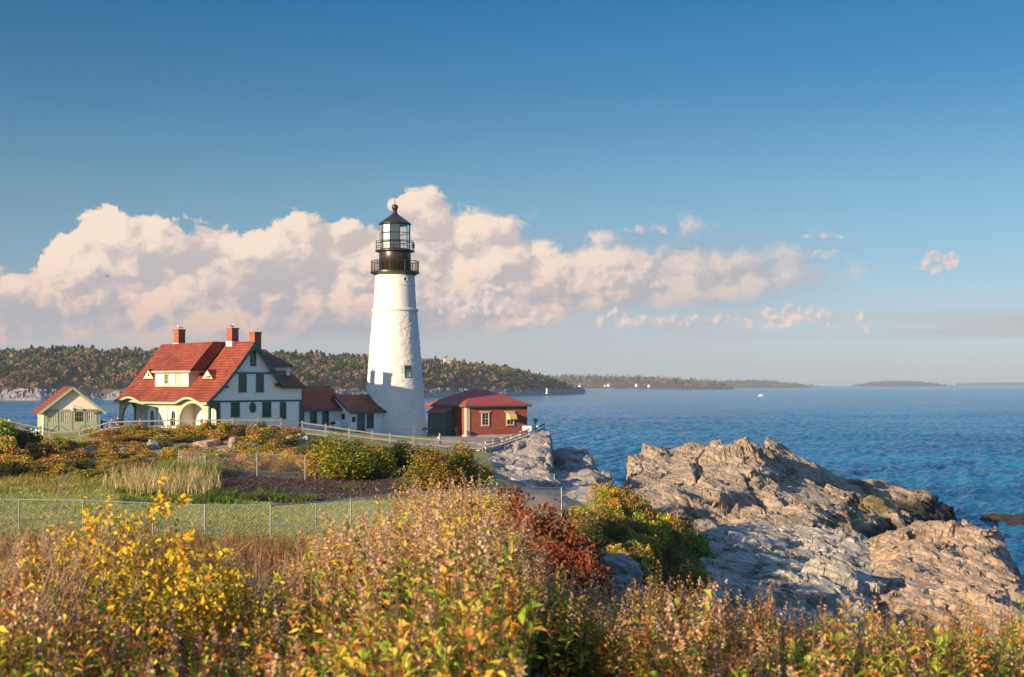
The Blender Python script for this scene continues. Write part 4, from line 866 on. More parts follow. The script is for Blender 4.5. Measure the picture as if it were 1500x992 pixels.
# ------------------------------------------------------------------ entrance building (second low wing)
W2 = empty('entrance_building', O, R(50)); tag(W2, 'smallest white building with a red roof touching the foot of the lighthouse', 'building')
v2 = .4; ee = K.hit(520, 602.5, 'v', v2 - .3); rr_ = K.hit(496, 578, 'v', v2 + 2.3); uL = K.hit(512.5, 620, 'v', v2).x; uRr = K.hit(566, 620, 'v', v2).x + 1.5
m_ = MB(); m_.box((uL, v2, -3), (uRr, v2 + 4.6, ee.z - .1)); m_.plate([(v2, ee.z - .12), (v2 + 4.6, ee.z - .12), (v2 + 2.3, rr_.z - .15)], [], lambda a, b, d: (uL - d, a, b), -.2, 0); m_.build('wall', M['white'], W2)
er = K.hit(570, 603, 'v', v2 - .3).x; er2 = K.hit(543, 578, 'v', v2 + 2.3).x
m_ = MB(); m_.slab([(uL - .25, v2 - .35, ee.z), (er, v2 - .35, ee.z), (er2 + .6, v2 + 2.3, rr_.z), (uL - .25, v2 + 2.3, rr_.z)], .16)
m_.slab([(uL - .25, v2 + 4.95, ee.z), (er, v2 + 4.95, ee.z), (er2 + .6, v2 + 2.3, rr_.z), (uL - .25, v2 + 2.3, rr_.z)], .16); m_.build('roof', M['roof'], W2)
m_ = MB(); m_.box((uL - .25, v2 - .44, ee.z - .27), (er + .05, v2 - .36, ee.z - .02)); m_.build('fascia', M['green'], W2)
m_ = MB(); m_.bar((uL - .30, v2 - .36, ee.z - .12), (uL - .30, v2 + 2.3, rr_.z - .12), .06, .2); m_.build('bargeboard', M['green'], W2)
w1w(537, 547, 605.5, 626, v2, W2, nx=2, ny=6, fw=.13)
a, b = K.hit(523, 605.5, 'v', v2), K.hit(534.2, 633, 'v', v2)
m_ = MB(); m_.plate(rect(a.x, b.z, b.x, a.z), [rect(a.x + .12, b.z + .02, b.x - .12, a.z - .12)], mpv(v2), .003, .07); do = m_.build('door', M['green'], W2)
m_ = MB(); mbox(m_, mpv(v2), a.x + .12, b.z, b.x - .12, a.z - .12, .004, .03); m_.build('door_leaf', M['green'], do)
m_ = MB(); m_.lathe([(.03, -.03), (.04, 0), (.03, .03)], 8, (b.x - .25, v2 - .06, b.z + 1.0)); m_.build('handle', M['galv'], do)
def plaque(x0, x1, y0, y1, v, par, nm, lb, m): a, b = K.hit(x0, y0, 'v', v), K.hit(x1, y1, 'v', v); q = MB(); q.plate(rect(a.x, b.z, b.x, a.z), [rect(a.x + .05, b.z + .05, b.x - .05, a.z - .05)], mpv(v), .004, .05); mbox(q, mpv(v), a.x + .05, b.z + .05, b.x - .05, a.z - .05, .004, .03); o = q.build(nm, m); o.location = O; o.rotation_euler = (0, 0, R(50)); return tag(o, lb, 'sign')
plaque(515.4, 520.4, 611, 618, v2, None, 'wall_plaque', 'dark plaque on the white wall left of the green door', M['dark'])
a = K.hit(503, 606.5, 'u', uL); q = MB(); mbox(q, mpu(uL), a.y - .25, a.z - .6, a.y + .25, a.z, .003, .05); q.build('vent', M['dark'], W2)

# ------------------------------------------------------------------ lighthouse
TX = (578.6 - 750) / F_PX * 150; S_ = 150 / F_PX; TB = 9.2
def wz(py): return EYE + (563 - py) * S_
LH = empty('lighthouse', (TX, 150, TB)); tag(LH, 'tall white conical lighthouse with a black lantern top', 'lighthouse')
def tl(pr): return [(hw * S_, wz(y) - TB) for hw, y in pr]
nz, na = 330, 260
ypx = np.linspace(650, 402, nz); hw = np.interp(-ypx, [-650, -640, -600, -560, -500, -457, -454, -420, -402], [47.5, 46.3, 43.6, 40.8, 36.2, 32.6, 31.4, 29.4, 28.6])
th = np.linspace(0, 2 * math.pi, na, endpoint=False); HH, TT = np.meshgrid(wz(ypx) - TB, th, indexing='ij'); rad = (hw * S_)[:, None] * np.ones_like(TT)
rough = np.clip((457 - 0 - ypx) / -6, 0, 1)[:, None]
arcx = TT * 3.1; per = 2 * math.pi * 3.1
def pn(sx, sz, sd, o): # periodic noise round the tower
    a_ = fbm(arcx * sx, HH * sz, sd, o, .6); b_ = fbm((arcx - per) * sx, HH * sz, sd, o, .6); k_ = np.clip((TT / (2 * math.pi) - .8) / .2, 0, 1); return a_ * (1 - k_) + b_ * k_
rad = rad + (rough * .9 + .08) * ((pn(2.2, 3.2, 5, 4) - .5) * .13 + (pn(6, 9, 9, 2) - .5) * .045)
V = np.stack([rad * np.cos(TT), rad * np.sin(TT), HH], -1).reshape(-1, 3)
g = []; i0 = np.arange(nz - 1)[:, None] * na; k0 = np.arange(na)[None, :]; g = np.stack([i0 + k0, i0 + na + k0, i0 + na + (k0 + 1) % na, i0 + (k0 + 1) % na], -1).reshape(-1, 4)
def f_wash(t, co, base):
    st = t.noise(t.vscale(co, (2.2, 2.2, .22)), 1.0, 6, .65); sp = t.noise(co, 3.0, 6, .7)
    c = t.mix(t.rng(st, .56, .72, 0, .30), base, (.56, .46, .36)); c = t.mix(t.rng(sp, .62, .72, 0, .25), c, (.50, .47, .42))
    return c, t.m('ADD', t.noise(co, 7, 4, .6), t.m('MULTIPLY', t.noise(t.vscale(co, (1, 1, 2.2)), 3.2, 3, .5), 1.2))
M['whitewash'] = pm('whitewashed_stone', (.64, .625, .60), (.57, .56, .54), 1.0, .8, .50, 7, fn=f_wash)
tw = link('tower', npmesh('tower', V, g[:, ::-1], None, smooth=True), M['whitewash'], LH)
m_ = MB(); m_.lathe(tl([(31.0, 458), (33.6, 456.8), (34.4, 455.5), (34.4, 453.6), (33, 452.6), (30.6, 452)]), 64); m_.build('string_course', M['whitewash'], LH, smooth=False)
m_ = MB(); m_.lathe(tl([(28.6, 420.2), (29.9, 419.4), (29.9, 418), (28.6, 417.3)]), 64); m_.build('string_course', M['whitewash'], LH)
m_ = MB(); m_.lathe(tl([(28.0, 404.5), (31, 403), (34.5, 401.2), (36.0, 400.4), (36.0, 398.4), (20, 398)]), 64); m_.build('gallery', M['black'], LH)
m_ = MB(); m_.lathe(tl([(23.4, 398.3), (23.4, 371), (23.0, 369)]), 48); m_.build('watch_room', M['black'], LH, smooth=True)
m_ = MB(); m_.lathe(tl([(22.8, 370.6), (26, 369.6), (28.8, 369), (28.9, 367.2), (18, 366.8)]), 48); m_.build('gallery', M['black'], LH)
def ring_rail(name, r, y0, y1, n, rails, rr=.02, pr=.02):
    m_ = MB(); ro = []
    for k in range(n): t = 2 * math.pi * k / n; m_.tube([(r * S_ * math.cos(t), r * S_ * math.sin(t), wz(y0) - TB), (r * S_ * math.cos(t), r * S_ * math.sin(t), wz(y1) - TB)], pr, 4)
    for y, q in rails: m_.tube([(r * S_ * math.cos(t), r * S_ * math.sin(t), wz(y) - TB) for t in np.linspace(0, 2 * math.pi, 49)], q, 4, cap=False)
    return m_.build(name, M['black'], LH)
ring_rail('railing', 34.4, 398.4, 383.2, 64, [(383.4, .045), (397, .02)], pr=.017)
m_ = MB()
for k in range(10): t = 2 * math.pi * k / 10 + .2; m_.tube([(34.6 * S_ * math.cos(t), 34.6 * S_ * math.sin(t), wz(398.4) - TB), (34.6 * S_ * math.cos(t), 34.6 * S_ * math.sin(t), wz(383) - TB)], .045, 6)
m_.build('railing_post', M['black'], LH)
ring_rail('railing', 27.8, 367, 353.8, 16, [(354, .035), (361.5, .028)], pr=.03)
# lantern: ten panes
LR = 21.8 * S_; NP = 10; ph0 = R(-90 - 18 + 4)
zb_, zt2 = wz(366.8) - TB, wz(328.5) - TB
m_ = MB()
for k in range(NP):
    t = 2 * math.pi * k / NP + ph0; m_.tube([(LR * math.cos(t), LR * math.sin(t), zb_), (LR * math.cos(t), LR * math.sin(t), zt2)], .05, 5)
for y in (366, 342.2, 329.5):
    m_.tube([(LR * math.cos(2 * math.pi * k / NP + ph0), LR * math.sin(2 * math.pi * k / NP + ph0), wz(y) - TB) for k in range(NP + 1)], .045 if y < 366 else .08, 4, cap=False)
m_.tube([(LR * math.cos(2 * math.pi * k / NP + ph0), LR * math.sin(2 * math.pi * k / NP + ph0), wz(354.6) - TB) for k in range(NP + 1)], .04, 4, cap=False)
m_.build('lantern_frame', M['black'], LH)
gm = bpy.data.materials.new('clear_lantern_glass'); gm.use_nodes = True; t = NT(gm.node_tree); t.n.clear()
fr_ = t.new('ShaderNodeFresnel', {'IOR': 1.5}); gl_ = t.new('ShaderNodeBsdfGlossy', {'Roughness': .03}); tp2 = t.new('ShaderNodeBsdfTransparent', {'Color': (.86, .92, .92, 1)}); mx = t.new('ShaderNodeMixShader', {0: fr_.outputs[0]})
t.l.new(tp2.outputs[0], mx.inputs[1]); t.l.new(gl_.outputs[0], mx.inputs[2]); t.l.new(mx.outputs[0], t.new('ShaderNodeOutputMaterial').inputs[0]); M['clear'] = gm
M['shade'] = pm('cream_lantern_blind', (.82, .76, .66), None, rough=.8)
for k in range(NP):
    t0, t1_ = 2 * math.pi * k / NP + ph0, 2 * math.pi * (k + 1) / NP + ph0; tm = (t0 + t1_) / 2
    blind = math.cos(tm - R(270 - 46)) > .15
    r_ = LR * .985; vs_ = [(r_ * math.cos(t0), r_ * math.sin(t0), zb_ + .02), (r_ * math.cos(t1_), r_ * math.sin(t1_), zb_ + .02), (r_ * math.cos(t1_), r_ * math.sin(t1_), zt2 - .02), (r_ * math.cos(t0), r_ * math.sin(t0), zt2 - .02)]
    m_ = MB(); m_.add(vs_, [(0, 1, 2, 3)]); o_ = m_.build('lantern_pane', M['clear'], LH)
    if blind:
        r_ = LR * .93; m_ = MB(); m_.add([(r_ * math.cos(a_), r_ * math.sin(a_), z_) for r_ in (LR * .93, LR * .92) for a_, z_ in ((t0 + .01, zb_ + .02), (t1_ - .01, zb_ + .02), (t1_ - .01, zt2 - .02), (t0 + .01, zt2 - .02))], [(0, 1, 2, 3), (7, 6, 5, 4), (0, 4, 5, 1), (1, 5, 6, 2), (2, 6, 7, 3), (3, 7, 4, 0)]); m_.build('lantern_blind', M['shade'], LH)
m_ = MB(); m_.lathe([(.15, zb_), (.2, zb_ + .8), (.38, zb_ + .85), (.42, zb_ + 1.2), (.42, zb_ + 1.7), (.3, zb_ + 2.0), (.1, zb_ + 2.2)], 16); m_.build('lamp_lens', M['galv'], LH)
m_ = MB(); m_.lathe(tl([(23.0, 329.8), (24.0, 329), (24.1, 328), (4.2, 313.6), (3.6, 311.5), (3.0, 309), (3.9, 308.4), (2.4, 307.4)]), 16, ph=R(11)); m_.build('lantern_roof', M['black'], LH)
m_ = MB(); m_.lathe([(.05 + 4.2 * S_ * math.sin(t), wz(303.8) - TB - 4.4 * S_ * math.cos(t)) for t in np.linspace(.1, 3.05, 12)], 20); m_.build('roof_ball', M['black'], LH, smooth=True)
m_ = MB(); m_.tube([(0, 0, wz(300) - TB), (0, 0, wz(292) - TB), (0, 0, wz(281) - TB)], [.05, .03, .012], 6); m_.build('lightning_rod', M['black'], LH)
# beacon lamp on the upper gallery
ang = math.asin(min(1, 27 / 28.)); m_ = MB(); cx_, cy_ = 27.0 * S_, -4 * S_
m_.lathe([(.1, 0), (.17, .05), (.17, .5), (.2, .55), (.1, .62)], 10, (cx_, cy_, wz(366) - TB + .1)); m_.build('signal_lamp', M['dark'], LH)
# portholes and window
def on_tower(px, py):
    hw_ = np.interp(-py, [-650, -640, -600, -560, -500, -457, -454, -420, -402], [47.5, 46.3, 43.6, 40.8, 36.2, 32.6, 31.4, 29.4, 28.6]) * S_
    x = (px - 578.6) * S_; a_ = math.asin(x / hw_); return hw_, a_, wz(py) - TB
r_, a_, z_ = on_tower(595.5, 410.8)
rad_d = Vector((math.sin(a_), -math.cos(a_), 0)); tan = Vector((math.cos(a_), math.sin(a_), 0)); up_ = Vector((0, 0, 1))
def tmap(r0, z0): return lambda a, b, d: tuple(rad_d * (r0 + d) + tan * a + up_ * (z0 + b))
circ = lambda r, n=20: [(r * math.cos(t), r * math.sin(t)) for t in np.linspace(0, 2 * math.pi, n, endpoint=False)]
m_ = MB(); m_.plate(circ(.30), [circ(.19)], tmap(r_, z_), -.1, .06); o_ = m_.build('porthole', M['trimwhite'], LH)
m_ = MB(); m_.plate(circ(.2), [], tmap(r_, z_), -.1, .03); m_.build('pane', M['glass'], o_)
r_, a_, z_ = on_tower(600, 544.5); rad_d = Vector((math.sin(a_), -math.cos(a_), 0)); tan = Vector((math.cos(a_), math.sin(a_), 0))
mp_ = tmap(r_ + .02, z_); m_ = MB(); m_.plate(rect(-.42, -.72, .42, .68), [rect(-.3, -.6, .3, .56)], mp_, -.25, .06)
def bx(mb, a0, b0, a1, b1, d0, d1): mb.plate(rect(a0, b0, a1, b1), [], mp_, d0, d1)
bx(m_, -.02, -.6, .02, .56, -.02, .03)
for q in (-.31, -.02, .27): bx(m_, -.3, q - .02, .3, q + .02, -.021, .028)
o_ = m_.build('window', M['green'], LH); m_ = MB(); bx(m_, -.3, -.6, .3, .56, -.1, -.03); m_.build('pane', M['glass'], o_)

# ------------------------------------------------------------------ brick building
OB = PT(683.5, 641, 152); B = Frame(OB, 31); BB = empty('brick_building', OB, R(31)); tag(BB, 'low red brick building with a hipped red roof right of the lighthouse', 'building')
bR = B.hit(772.5, 600, 'v', 0).x; bL = B.hit(629, 600, 'u', 0).y; bE = B.hit(683, 596.5, 'v', 0).z
m_ = MB(); m_.box((0, 0, .25), (bR, bL, bE)); m_.build('wall', M['brick'], BB)
m_ = MB(); m_.box((-.06, -.06, -1.5), (bR + .06, bL + .06, .25)); m_.build('plinth', M['concrete'], BB)
oh = .42; rz0 = B.hit(683, 593.5, 'v', -oh).z; rl = B.hit(689, 571, 'v', bL / 2); rr2 = B.hit(722, 571, 'v', bL / 2); RZ = rl.z
m_ = MB(); e4 = [(-oh, -oh, rz0), (bR + oh, -oh, rz0), (bR + oh, bL + oh, rz0), (-oh, bL + oh, rz0)]
u1, u2 = bR * .36, bR * .64
m_.add(e4 + [(u1, bL / 2, RZ), (u2, bL / 2, RZ)] + [(x, y, z - .12) for x, y, z in e4], [(0, 1, 5, 4), (1, 2, 5), (2, 3, 4, 5), (3, 0, 4), (0, 6, 7, 1), (1, 7, 8, 2), (2, 8, 9, 3), (3, 9, 6, 0), (6, 9, 8, 7)])
m_.build('roof', M['roof_plain'], BB)
m_ = MB(); 
for z0, z1, o1 in ((rz0 - .26, rz0 - .122, oh - .02), (bE - .02, rz0 - .262, .05)):
    m_.box((-o1, -o1, z0), (bR + o1, -o1 + .06, z1)); m_.box((-o1, -o1 + .06, z0), (-o1 + .06, bL + o1, z1)); m_.box((bR + o1 - .06, -o1 + .06, z0), (bR + o1, bL + o1, z1))
m_.build('fascia', M['green'], BB)
m_ = MB(); m_.box((-.06, -.06, 0.26), (.42, .42, bE - .03)); m_.box((-.12, -.12, -.2), (.55, .55, .40)); m_.build('corner_pier', M['quoin'], BB)
for x0, x1, y0, y1, sh in ((705, 716.5, 604, 623.5, 0), (741.5, 753, 604, 622.5, 1)):
    a, b = B.hit(x0, y0, 'v', 0), B.hit(x1, y1, 'v', 0)
    o_ = window(BB, mpv(0), a.x, b.x, b.z, a.z, M['quoin'], 2, 4, .12, .09, pane=M['glass'], label='window with a pale stone frame')
    m_ = MB(); mbox(m_, mpv(0), a.x - .2, a.z, b.x + .2, a.z + .14, .004, .12); m_.build('lintel', M['quoin'], o_)
    if sh:  # fog horn hood
        m_ = MB(); V_ = []; F_ = []; n = 9; cx_ = (a.x + b.x) / 2 + .0
        for i in range(n + 1):
            t = math.pi / 2 * i / n
            for u in (a.x + .05, b.x - .05): V_.append((u, -.1 - .75 * math.sin(t), a.z - .85 + .75 * math.cos(t)))
        for i in range(n): F_.append((2 * i, 2 * i + 1, 2 * i + 3, 2 * i + 2))
        k_ = len(V_); V_ += [(a.x + .05, -.1, a.z - .85), (b.x - .05, -.1, a.z - .85)]; F_ += [tuple([2 * i for i in range(n + 1)] + [k_]), tuple([2 * i + 1 for i in range(n + 1)] + [k_ + 1])]
        m_.add(V_, F_); M['hood'] = pm('yellowed_canvas', (.62, .42, .16), (.5, .34, .13), 3, .8); m_.build('awning', M['hood'], o_)
# green lean-to porch on the shaded side (facing -u)
y0v, y1v = B.hit(666, 610, 'u', 0).y, B.hit(640, 610, 'u', 0).y; dp = 1.25
pt0 = B.hit(660, 601, 'u', 0).z
pr_ = MB(); pr_.plate([(-dp, 0), (0, 0), (0, pt0 + .5), (-dp, pt0 - .25)], [], lambda a, b, d: (a, y0v + d, b), 0, .1); pr_.plate([(-dp, 0), (0, 0), (0, pt0 + .5), (-dp, pt0 - .25)], [], lambda a, b, d: (a, y1v - d, b), 0, .1)
pr_.plate(rect(y0v + .1, 0, y1v - .1, pt0 - .25), [rect(y0v + .35, .02, y1v - .35, pt0 - .55)], mpu(-dp), -.1, 0); po = pr_.build('porch', M['green'], BB)
m_ = MB(); mbox(m_, mpu(-dp), y0v + .35, .02, y1v - .35, pt0 - .55, -.12, -.06); 
for k in range(1, 5): q = y0v + .35 + (y1v - y0v - .7) * k / 5; mbox(m_, mpu(-dp), q - .02, .1, q + .02, pt0 - .6, -.06, -.04)
m_.build('door', M['green'], po)
m_ = MB(); m_.slab([(-dp - .2, y0v - .15, pt0 - .28), (-dp - .2, y1v + .15, pt0 - .28), (-.02, y1v + .15, pt0 + .55), (-.02, y0v - .15, pt0 + .55)], .08); m_.build('roof', M['roof_plain'], po)
m_ = MB(); mbox(m_, mpu(0), y0v - .1, pt0 + .62, y1v - .2, pt0 + .78, .004, .2); m_.build('ledge', M['quoin'], BB)

# ------------------------------------------------------------------ garage
OG = PT(64.5, 637, 126); OG.z -= .0; GF = Frame(OG, 25); GG = empty('garage', OG, R(25)); tag(GG, 'small sage green and cream garage with a red gable roof left of the keeper house', 'garage')
gr = GF.hit(146, 610, 'v', 0).x; we = GF.hit(100, 600, 'v', 0).z; apx = GF.hit(106, 566.5, 'v', -.35); gd = 7.0; um = gr / 2; we2 = we + .12
m_ = MB(); m_.box((0, 0, -1.0), (gr, gd, we)); m_.build('wall', M['sage'], GG)
m_ = MB(); m_.plate([(0, we), (gr, we), (um, apx.z - .30)], [], mpv(0), -.2, .02); m_.build('gable', M['cream'], GG)
m_ = MB(); m_.plate([(0, we), (gr, we), (um, apx.z - .30)], [], lambda a, b, d: (a, gd - d, b), 0, .2); m_.build('gable', M['cream'], GG)
ex = .55; sl_ = (apx.z - we2) / um
m_ = MB()
for s_ in (-1, 1): m_.slab([(um, -.38, apx.z + .02), (um + s_ * (um + ex), -.38, apx.z - sl_ * (um + ex)), (um + s_ * (um + ex), gd + .3, apx.z - sl_ * (um + ex)), (um, gd + .3, apx.z + .02)], .12)
M['roof_bright'] = M['roof']; m_.build('roof', M['roof'], GG)
m_ = MB()
for s_ in (-1, 1): m_.bar((um, -.43, apx.z - .12), (um + s_ * (um + ex), -.43, apx.z - .12 - sl_ * (um + ex)), .22, .08, up=(0, 1, 0))
m_.build('bargeboard', M['sage'], GG)
m_ = MB(); mbox(m_, mpv(0), -.02, we - .12, gr + .02, we + .02, .022, .07); m_.build('belt_moulding', M['sage'], GG)
m_ = MB(); mbox(m_, mpv(0), -.16, -.9, .0, we, -.3, .03); m_.build('corner_board', M['trimwhite'], GG)
db = [GF.hit(x, 610, 'v', 0).x for x in (69, 86, 106.5, 125.5, 143)]; dz = [GF.hit(100, y, 'v', 0).z for y in (602.5, 618.5, 621, 634.5)]
for i, (x0, x1) in enumerate(((70, 84.5), (88.5, 102), (109, 122.5), (126.5, 140.5))):
    a0, a1 = GF.hit(x0, 610, 'v', 0).x, GF.hit(x1, 610, 'v', 0).x; c0, c1_ = db[i] + .03, db[i + 1] - .03
    m_ = MB(); m_.plate(rect(c0, -.1, c1_, we - .16), [rect(a0, dz[1], a1, dz[0])], mpv(0), .004, .05)
    for q in ((c0 + .08, -.05, c0 + .1, dz[2] - .1), (c1_ - .1, -.05, c1_ - .08, dz[2] - .1)): mbox(m_, mpv(0), q[0], q[1], q[2], q[3], .05, .056)
    o_ = m_.build('garage_door', M['sage'], GG)
    m_ = MB(); d_ = 1 if i % 2 else -1; p0 = (c0 + .15 if d_ > 0 else c1_ - .15); p1 = (c1_ - .15 if d_ > 0 else c0 + .15)
    m_.bar((p0, -.06, dz[2] - .15), (p1, -.06, dz[3]), .03, .03, up=(0, 1, 0)); mbox(m_, mpv(0), c0 - .03, -.05, c0 - .01, we - .3, .003, .06); m_.build('brace', M['green'], o_)
    m_ = MB(); m_.plate(rect(a0, dz[1], a1, dz[0]), [rect(a0 + .05, dz[1] + .05, a1 - .05, dz[0] - .05)], mpv(0), .0, .065)
    for k in range(1, 4): q = a0 + (a1 - a0) * k / 4; mbox(m_, mpv(0), q - .012, dz[1] + .05, q + .012, dz[0] - .05, .02, .05)
    q = (dz[0] + dz[1]) / 2; mbox(m_, mpv(0), a0 + .05, q - .012, a1 - .05, q + .012, .021, .051); wo = m_.build('window', M['sage'], o_)
    m_ = MB(); mbox(m_, mpv(0), a0 + .03, dz[1] + .03, a1 - .03, dz[0] - .03, .006, .014); m_.build('pane', M['glass'] if i == 2 else M['curtain'], o_)
m_ = MB(); p = GF.hit(106, 600, 'v', 0); m_.tube([(p.x, -.05, p.z - .05), (p.x + .1, -.45, p.z + .30), (p.x + .7, -.55, p.z + .24), (p.x + 1.05, -.6, p.z + .02)], .02, 5); m_.lathe([(.22, -.14), (.16, -.02), (.05, .04)], 10, (p.x + 1.05, -.6, p.z - .02)); m_.build('lamp', M['dark'], GG)
m_ = MB(); m_.box((p.x - .1, -.16, p.z - .14), (p.x + .1, -.02, p.z + .16)); m_.build('junction_box', M['trimwhite'], GG)
# ================================================================== FENCES
def wpt(px, ytop, D): return PT(px, ytop, D)
def rail_fence(name, pts, label, drops=(.10, .58, .98), pr=.075, m=M['wood'], extra=0.45, cat='fence', cap=True, group=None):
    root = empty(name, (pts[0].x, pts[0].y, zg1(pts[0].x, pts[0].y))); tag(root, label, cat, group); o_ = root.location
    for i, p in enumerate(pts):
        g = zg1(p.x, p.y); q = MB(); a = Vector((p.x, p.y, min(g, p.z - .9) - extra)) - o_; b = p - o_
        q.box((a.x - pr, a.y - pr, a.z), (a.x + pr, a.y + pr, b.z + .05));
        if cap: q.add([(a.x - pr - .01, a.y - pr - .01, b.z + .052), (a.x + pr + .01, a.y - pr - .01, b.z + .052), (a.x + pr + .01, a.y + pr + .01, b.z + .052), (a.x - pr - .01, a.y + pr + .01, b.z + .052), (a.x, a.y, b.z + .13)], [(0, 1, 4), (1, 2, 4), (2, 3, 4), (3, 0, 4), (3, 2, 1, 0)])
        q.build('post', m, root)
    for d in drops:
        for i in range(len(pts) - 1):
            q = MB(); q.bar(pts[i] - o_ - Vector((0, pr + .03, d)), pts[i + 1] - o_ - Vector((0, pr + .03, d + random.uniform(-.02, .02))), .07, .12); q.build('rail', m, root)
    return root
random.seed(4)
rail_fence('rail_fence', [wpt(x, y, d) for x, y, d in ((73, 632, 116), (117, 630, 116), (161, 617, 116), (205, 615.5, 116), (250, 614.5, 116), (296, 614.5, 116), (341, 613.5, 116), (378, 613.5, 116.5), (412, 614, 117), (443, 618, 118), (477, 622.5, 118), (511, 628, 118), (545, 633, 118), (571, 636, 118), (605, 640, 118), (638, 643, 118), (673, 646, 118), (707, 648, 118))],
           'long weathered rail fence running from the garage past the lighthouse')
rail_fence('rail_fence', [wpt(x, y, d) for x, y, d in ((-40, 607, 128), (-5, 612, 127), (30, 619, 126), (60, 626, 125))], 'dark rail fence at the left edge, behind the garage corner', drops=(.1, .55), m=M['bark'])
rail_fence('rail_fence', [wpt(x, y, d) for x, y, d in ((149, 616.5, 131), (163, 616.5, 132), (178, 616.5, 133))], 'short dark rail fence between garage and porch', drops=(.1, .5), m=M['bark'])
rail_fence('rail_fence', [wpt(x, y, d) for x, y, d in ((711, 648, 118.6), (722, 645.5, 120), (735, 642, 122), (748, 638, 124.5), (762, 633, 127), (775, 628, 130))], 'pale picketed rail fence climbing along the cliff top wall', drops=(.06, .4, .75), pr=.06, m=M['quoin'])
# cliff-top stone wall under it
def stone_wall(pts, h, w_, label):
    rs = np.random.RandomState(3); root = empty('stone_wall', (pts[0].x, pts[0].y, pts[0].z)); tag(root, label, 'wall'); mb = MB()
    for a, b in zip(pts[:-1], pts[1:]):
        L = (b - a).length; n = max(1, int(L / .55)); d = (b - a) / n
        for k in range(n):
            for r in range(int(h / .3)):
                p = a + d * (k + (.5 if r % 2 else 0)); q = p + d * .95; o_ = rs.rand() * .06
                mb.bar(p - root.location + Vector((0, -o_, -h + .15 + r * .3)), q - root.location + Vector((0, -o_, -h + .15 + r * .3)), w_, .285)
    mb.build('masonry', M['quoin'], root); return root
stone_wall([wpt(x, y, d) for x, y, d in ((700, 656, 118.2), (712, 656, 119), (735, 650, 122.3), (762, 641, 127.3), (790, 634, 131))], 1.5, .4, 'pale rough stone wall along the cliff edge in front of the brick building')
rail_fence('iron_railing', [wpt(x, y, d) for x, y, d in ((781, 629, 132), (789, 625, 133.5), (797.5, 620.5, 135))], 'dark iron railing on the tip of the cliff', drops=(.03, .45), pr=.035, m=M['dark'], cat='railing', cap=False, extra=.2)
for (x0, x1, y0, y1, D, lb) in ((765, 778.5, 624, 631, 133, 'larger white panel on the cliff top beside the lamp'), (785.5, 790, 624, 629, 134, 'smaller white panel between lamp and iron railing')):
    a, b = PT(x0, y0, D), PT(x1, y1, D); c = (a + b) / 2; root = empty('info_panel', (c.x, c.y, b.z)); tag(root, lb, 'sign')
    w_, h_ = (b.x - a.x) / 2, a.z - b.z
    q = MB(); q.box((-w_, -.04, 0), (w_, .04, h_)); q.build('board', M['trimwhite'], root, bevel=.01)
    q = MB(); q.box((-w_ * .8, .041, -.9), (-w_ * .8 + .06, .1, h_ * .8)); q.build('leg', M['wood'], root); q = MB(); q.box((w_ * .8 - .06, .041, -.9), (w_ * .8, .1, h_ * .8)); q.build('leg', M['wood'], root)

def chain_fence(pts, h, label, op=.15, span=2.9):
    """pts: ground positions of the line; posts every span, top rail and woven diamonds"""
    P_ = [Vector(p) for p in pts]; seg = [0]
    for a, b in zip(P_[:-1], P_[1:]): seg.append(seg[-1] + (b - a).length)
    def at_(s):
        k = min(len(P_) - 2, max(0, np.searchsorted(seg, s, 'right') - 1)); t = (s - seg[k]) / (seg[k + 1] - seg[k]); return P_[k].lerp(P_[k + 1], t)
    n = max(1, round(seg[-1] / span)); sp = seg[-1] / n; ps = [at_(i * sp) for i in range(n + 1)]
    root = empty('chain_link_fence', ps[0]); tag(root, label, 'fence'); o_ = ps[0]
    for p in ps: q = MB(); q.tube([p - o_ - Vector((0, 0, .3)), p - o_ + Vector((0, 0, h + .04))], .028, 8); q.build('post', M['galv'], root)
    q = MB(); q.tube([p - o_ + Vector((0, 0, h)) for p in ps], .026, 6); q.build('top_rail', M['galv'], root)
    mb = MB()
    for a, b in zip(ps[:-1], ps[1:]):
        a, b = a - o_ + Vector((0, .03, .03)), b - o_ + Vector((0, .03, .03)); L = (b - a).length; d = (b - a) / L; hh = h - .05; k = -int(hh / op) - 1
        while k * op < L:
            for s_ in (1, -1):
                x0, x1 = k * op, k * op + hh
                t0, t1 = max(0, -x0 / hh), min(1, (L - x0) / hh)
                if t1 > t0:
                    za, zb_ = (t0 * hh, t1 * hh) if s_ > 0 else (hh - t0 * hh, hh - t1 * hh)
                    A_ = a + d * (x0 + t0 * hh) + Vector((0, 0, za)); B_ = a + d * (x0 + t1 * hh) + Vector((0, 0, zb_)); mb.tube([A_, B_], .0036, 3, cap=False)
            k += 1
    mb.build('wire_mesh', M['wire'], root); return root
def fl(px, ytop, h, D=None):
    # distance from the height of the rail over level turf
    D = D or 50.
    for _ in range(12): D = (EYE - zg1((px - 750) / F_PX * D, D) - h) * F_PX / (ytop - 563)
    return Vector(((px - 750) / F_PX * D, D, zg1((px - 750) / F_PX * D, D)))
low = [fl(x, y, 1.22) for x, y in ((-160, 730), (-60, 731), (60, 732), (158, 734), (240, 738), (318, 741), (380, 741), (432, 739), (493, 733), (525, 727), (560, 722.5), (600, 720), (650, 718), (700, 716), (740, 714.5))]
low = low[:-2]; low += [PT(x, y, d) - Vector((0, 0, 1.22)) for x, y, d in ((700, 715.5, 58.5), (752, 714, 59), (808, 714.5, 60), (850, 715, 61), (872, 709, 62.5))]
chain_fence(low, 1.22, 'long chain link fence curving across the lawn in front of the mulch bed')
chain_fence([fl(x, y, 1.45, 80) for x, y in ((262, 658), (287, 659), (340, 662), (418, 666), (447, 668))], 1.45, 'far chain link fence left of the round green bush')
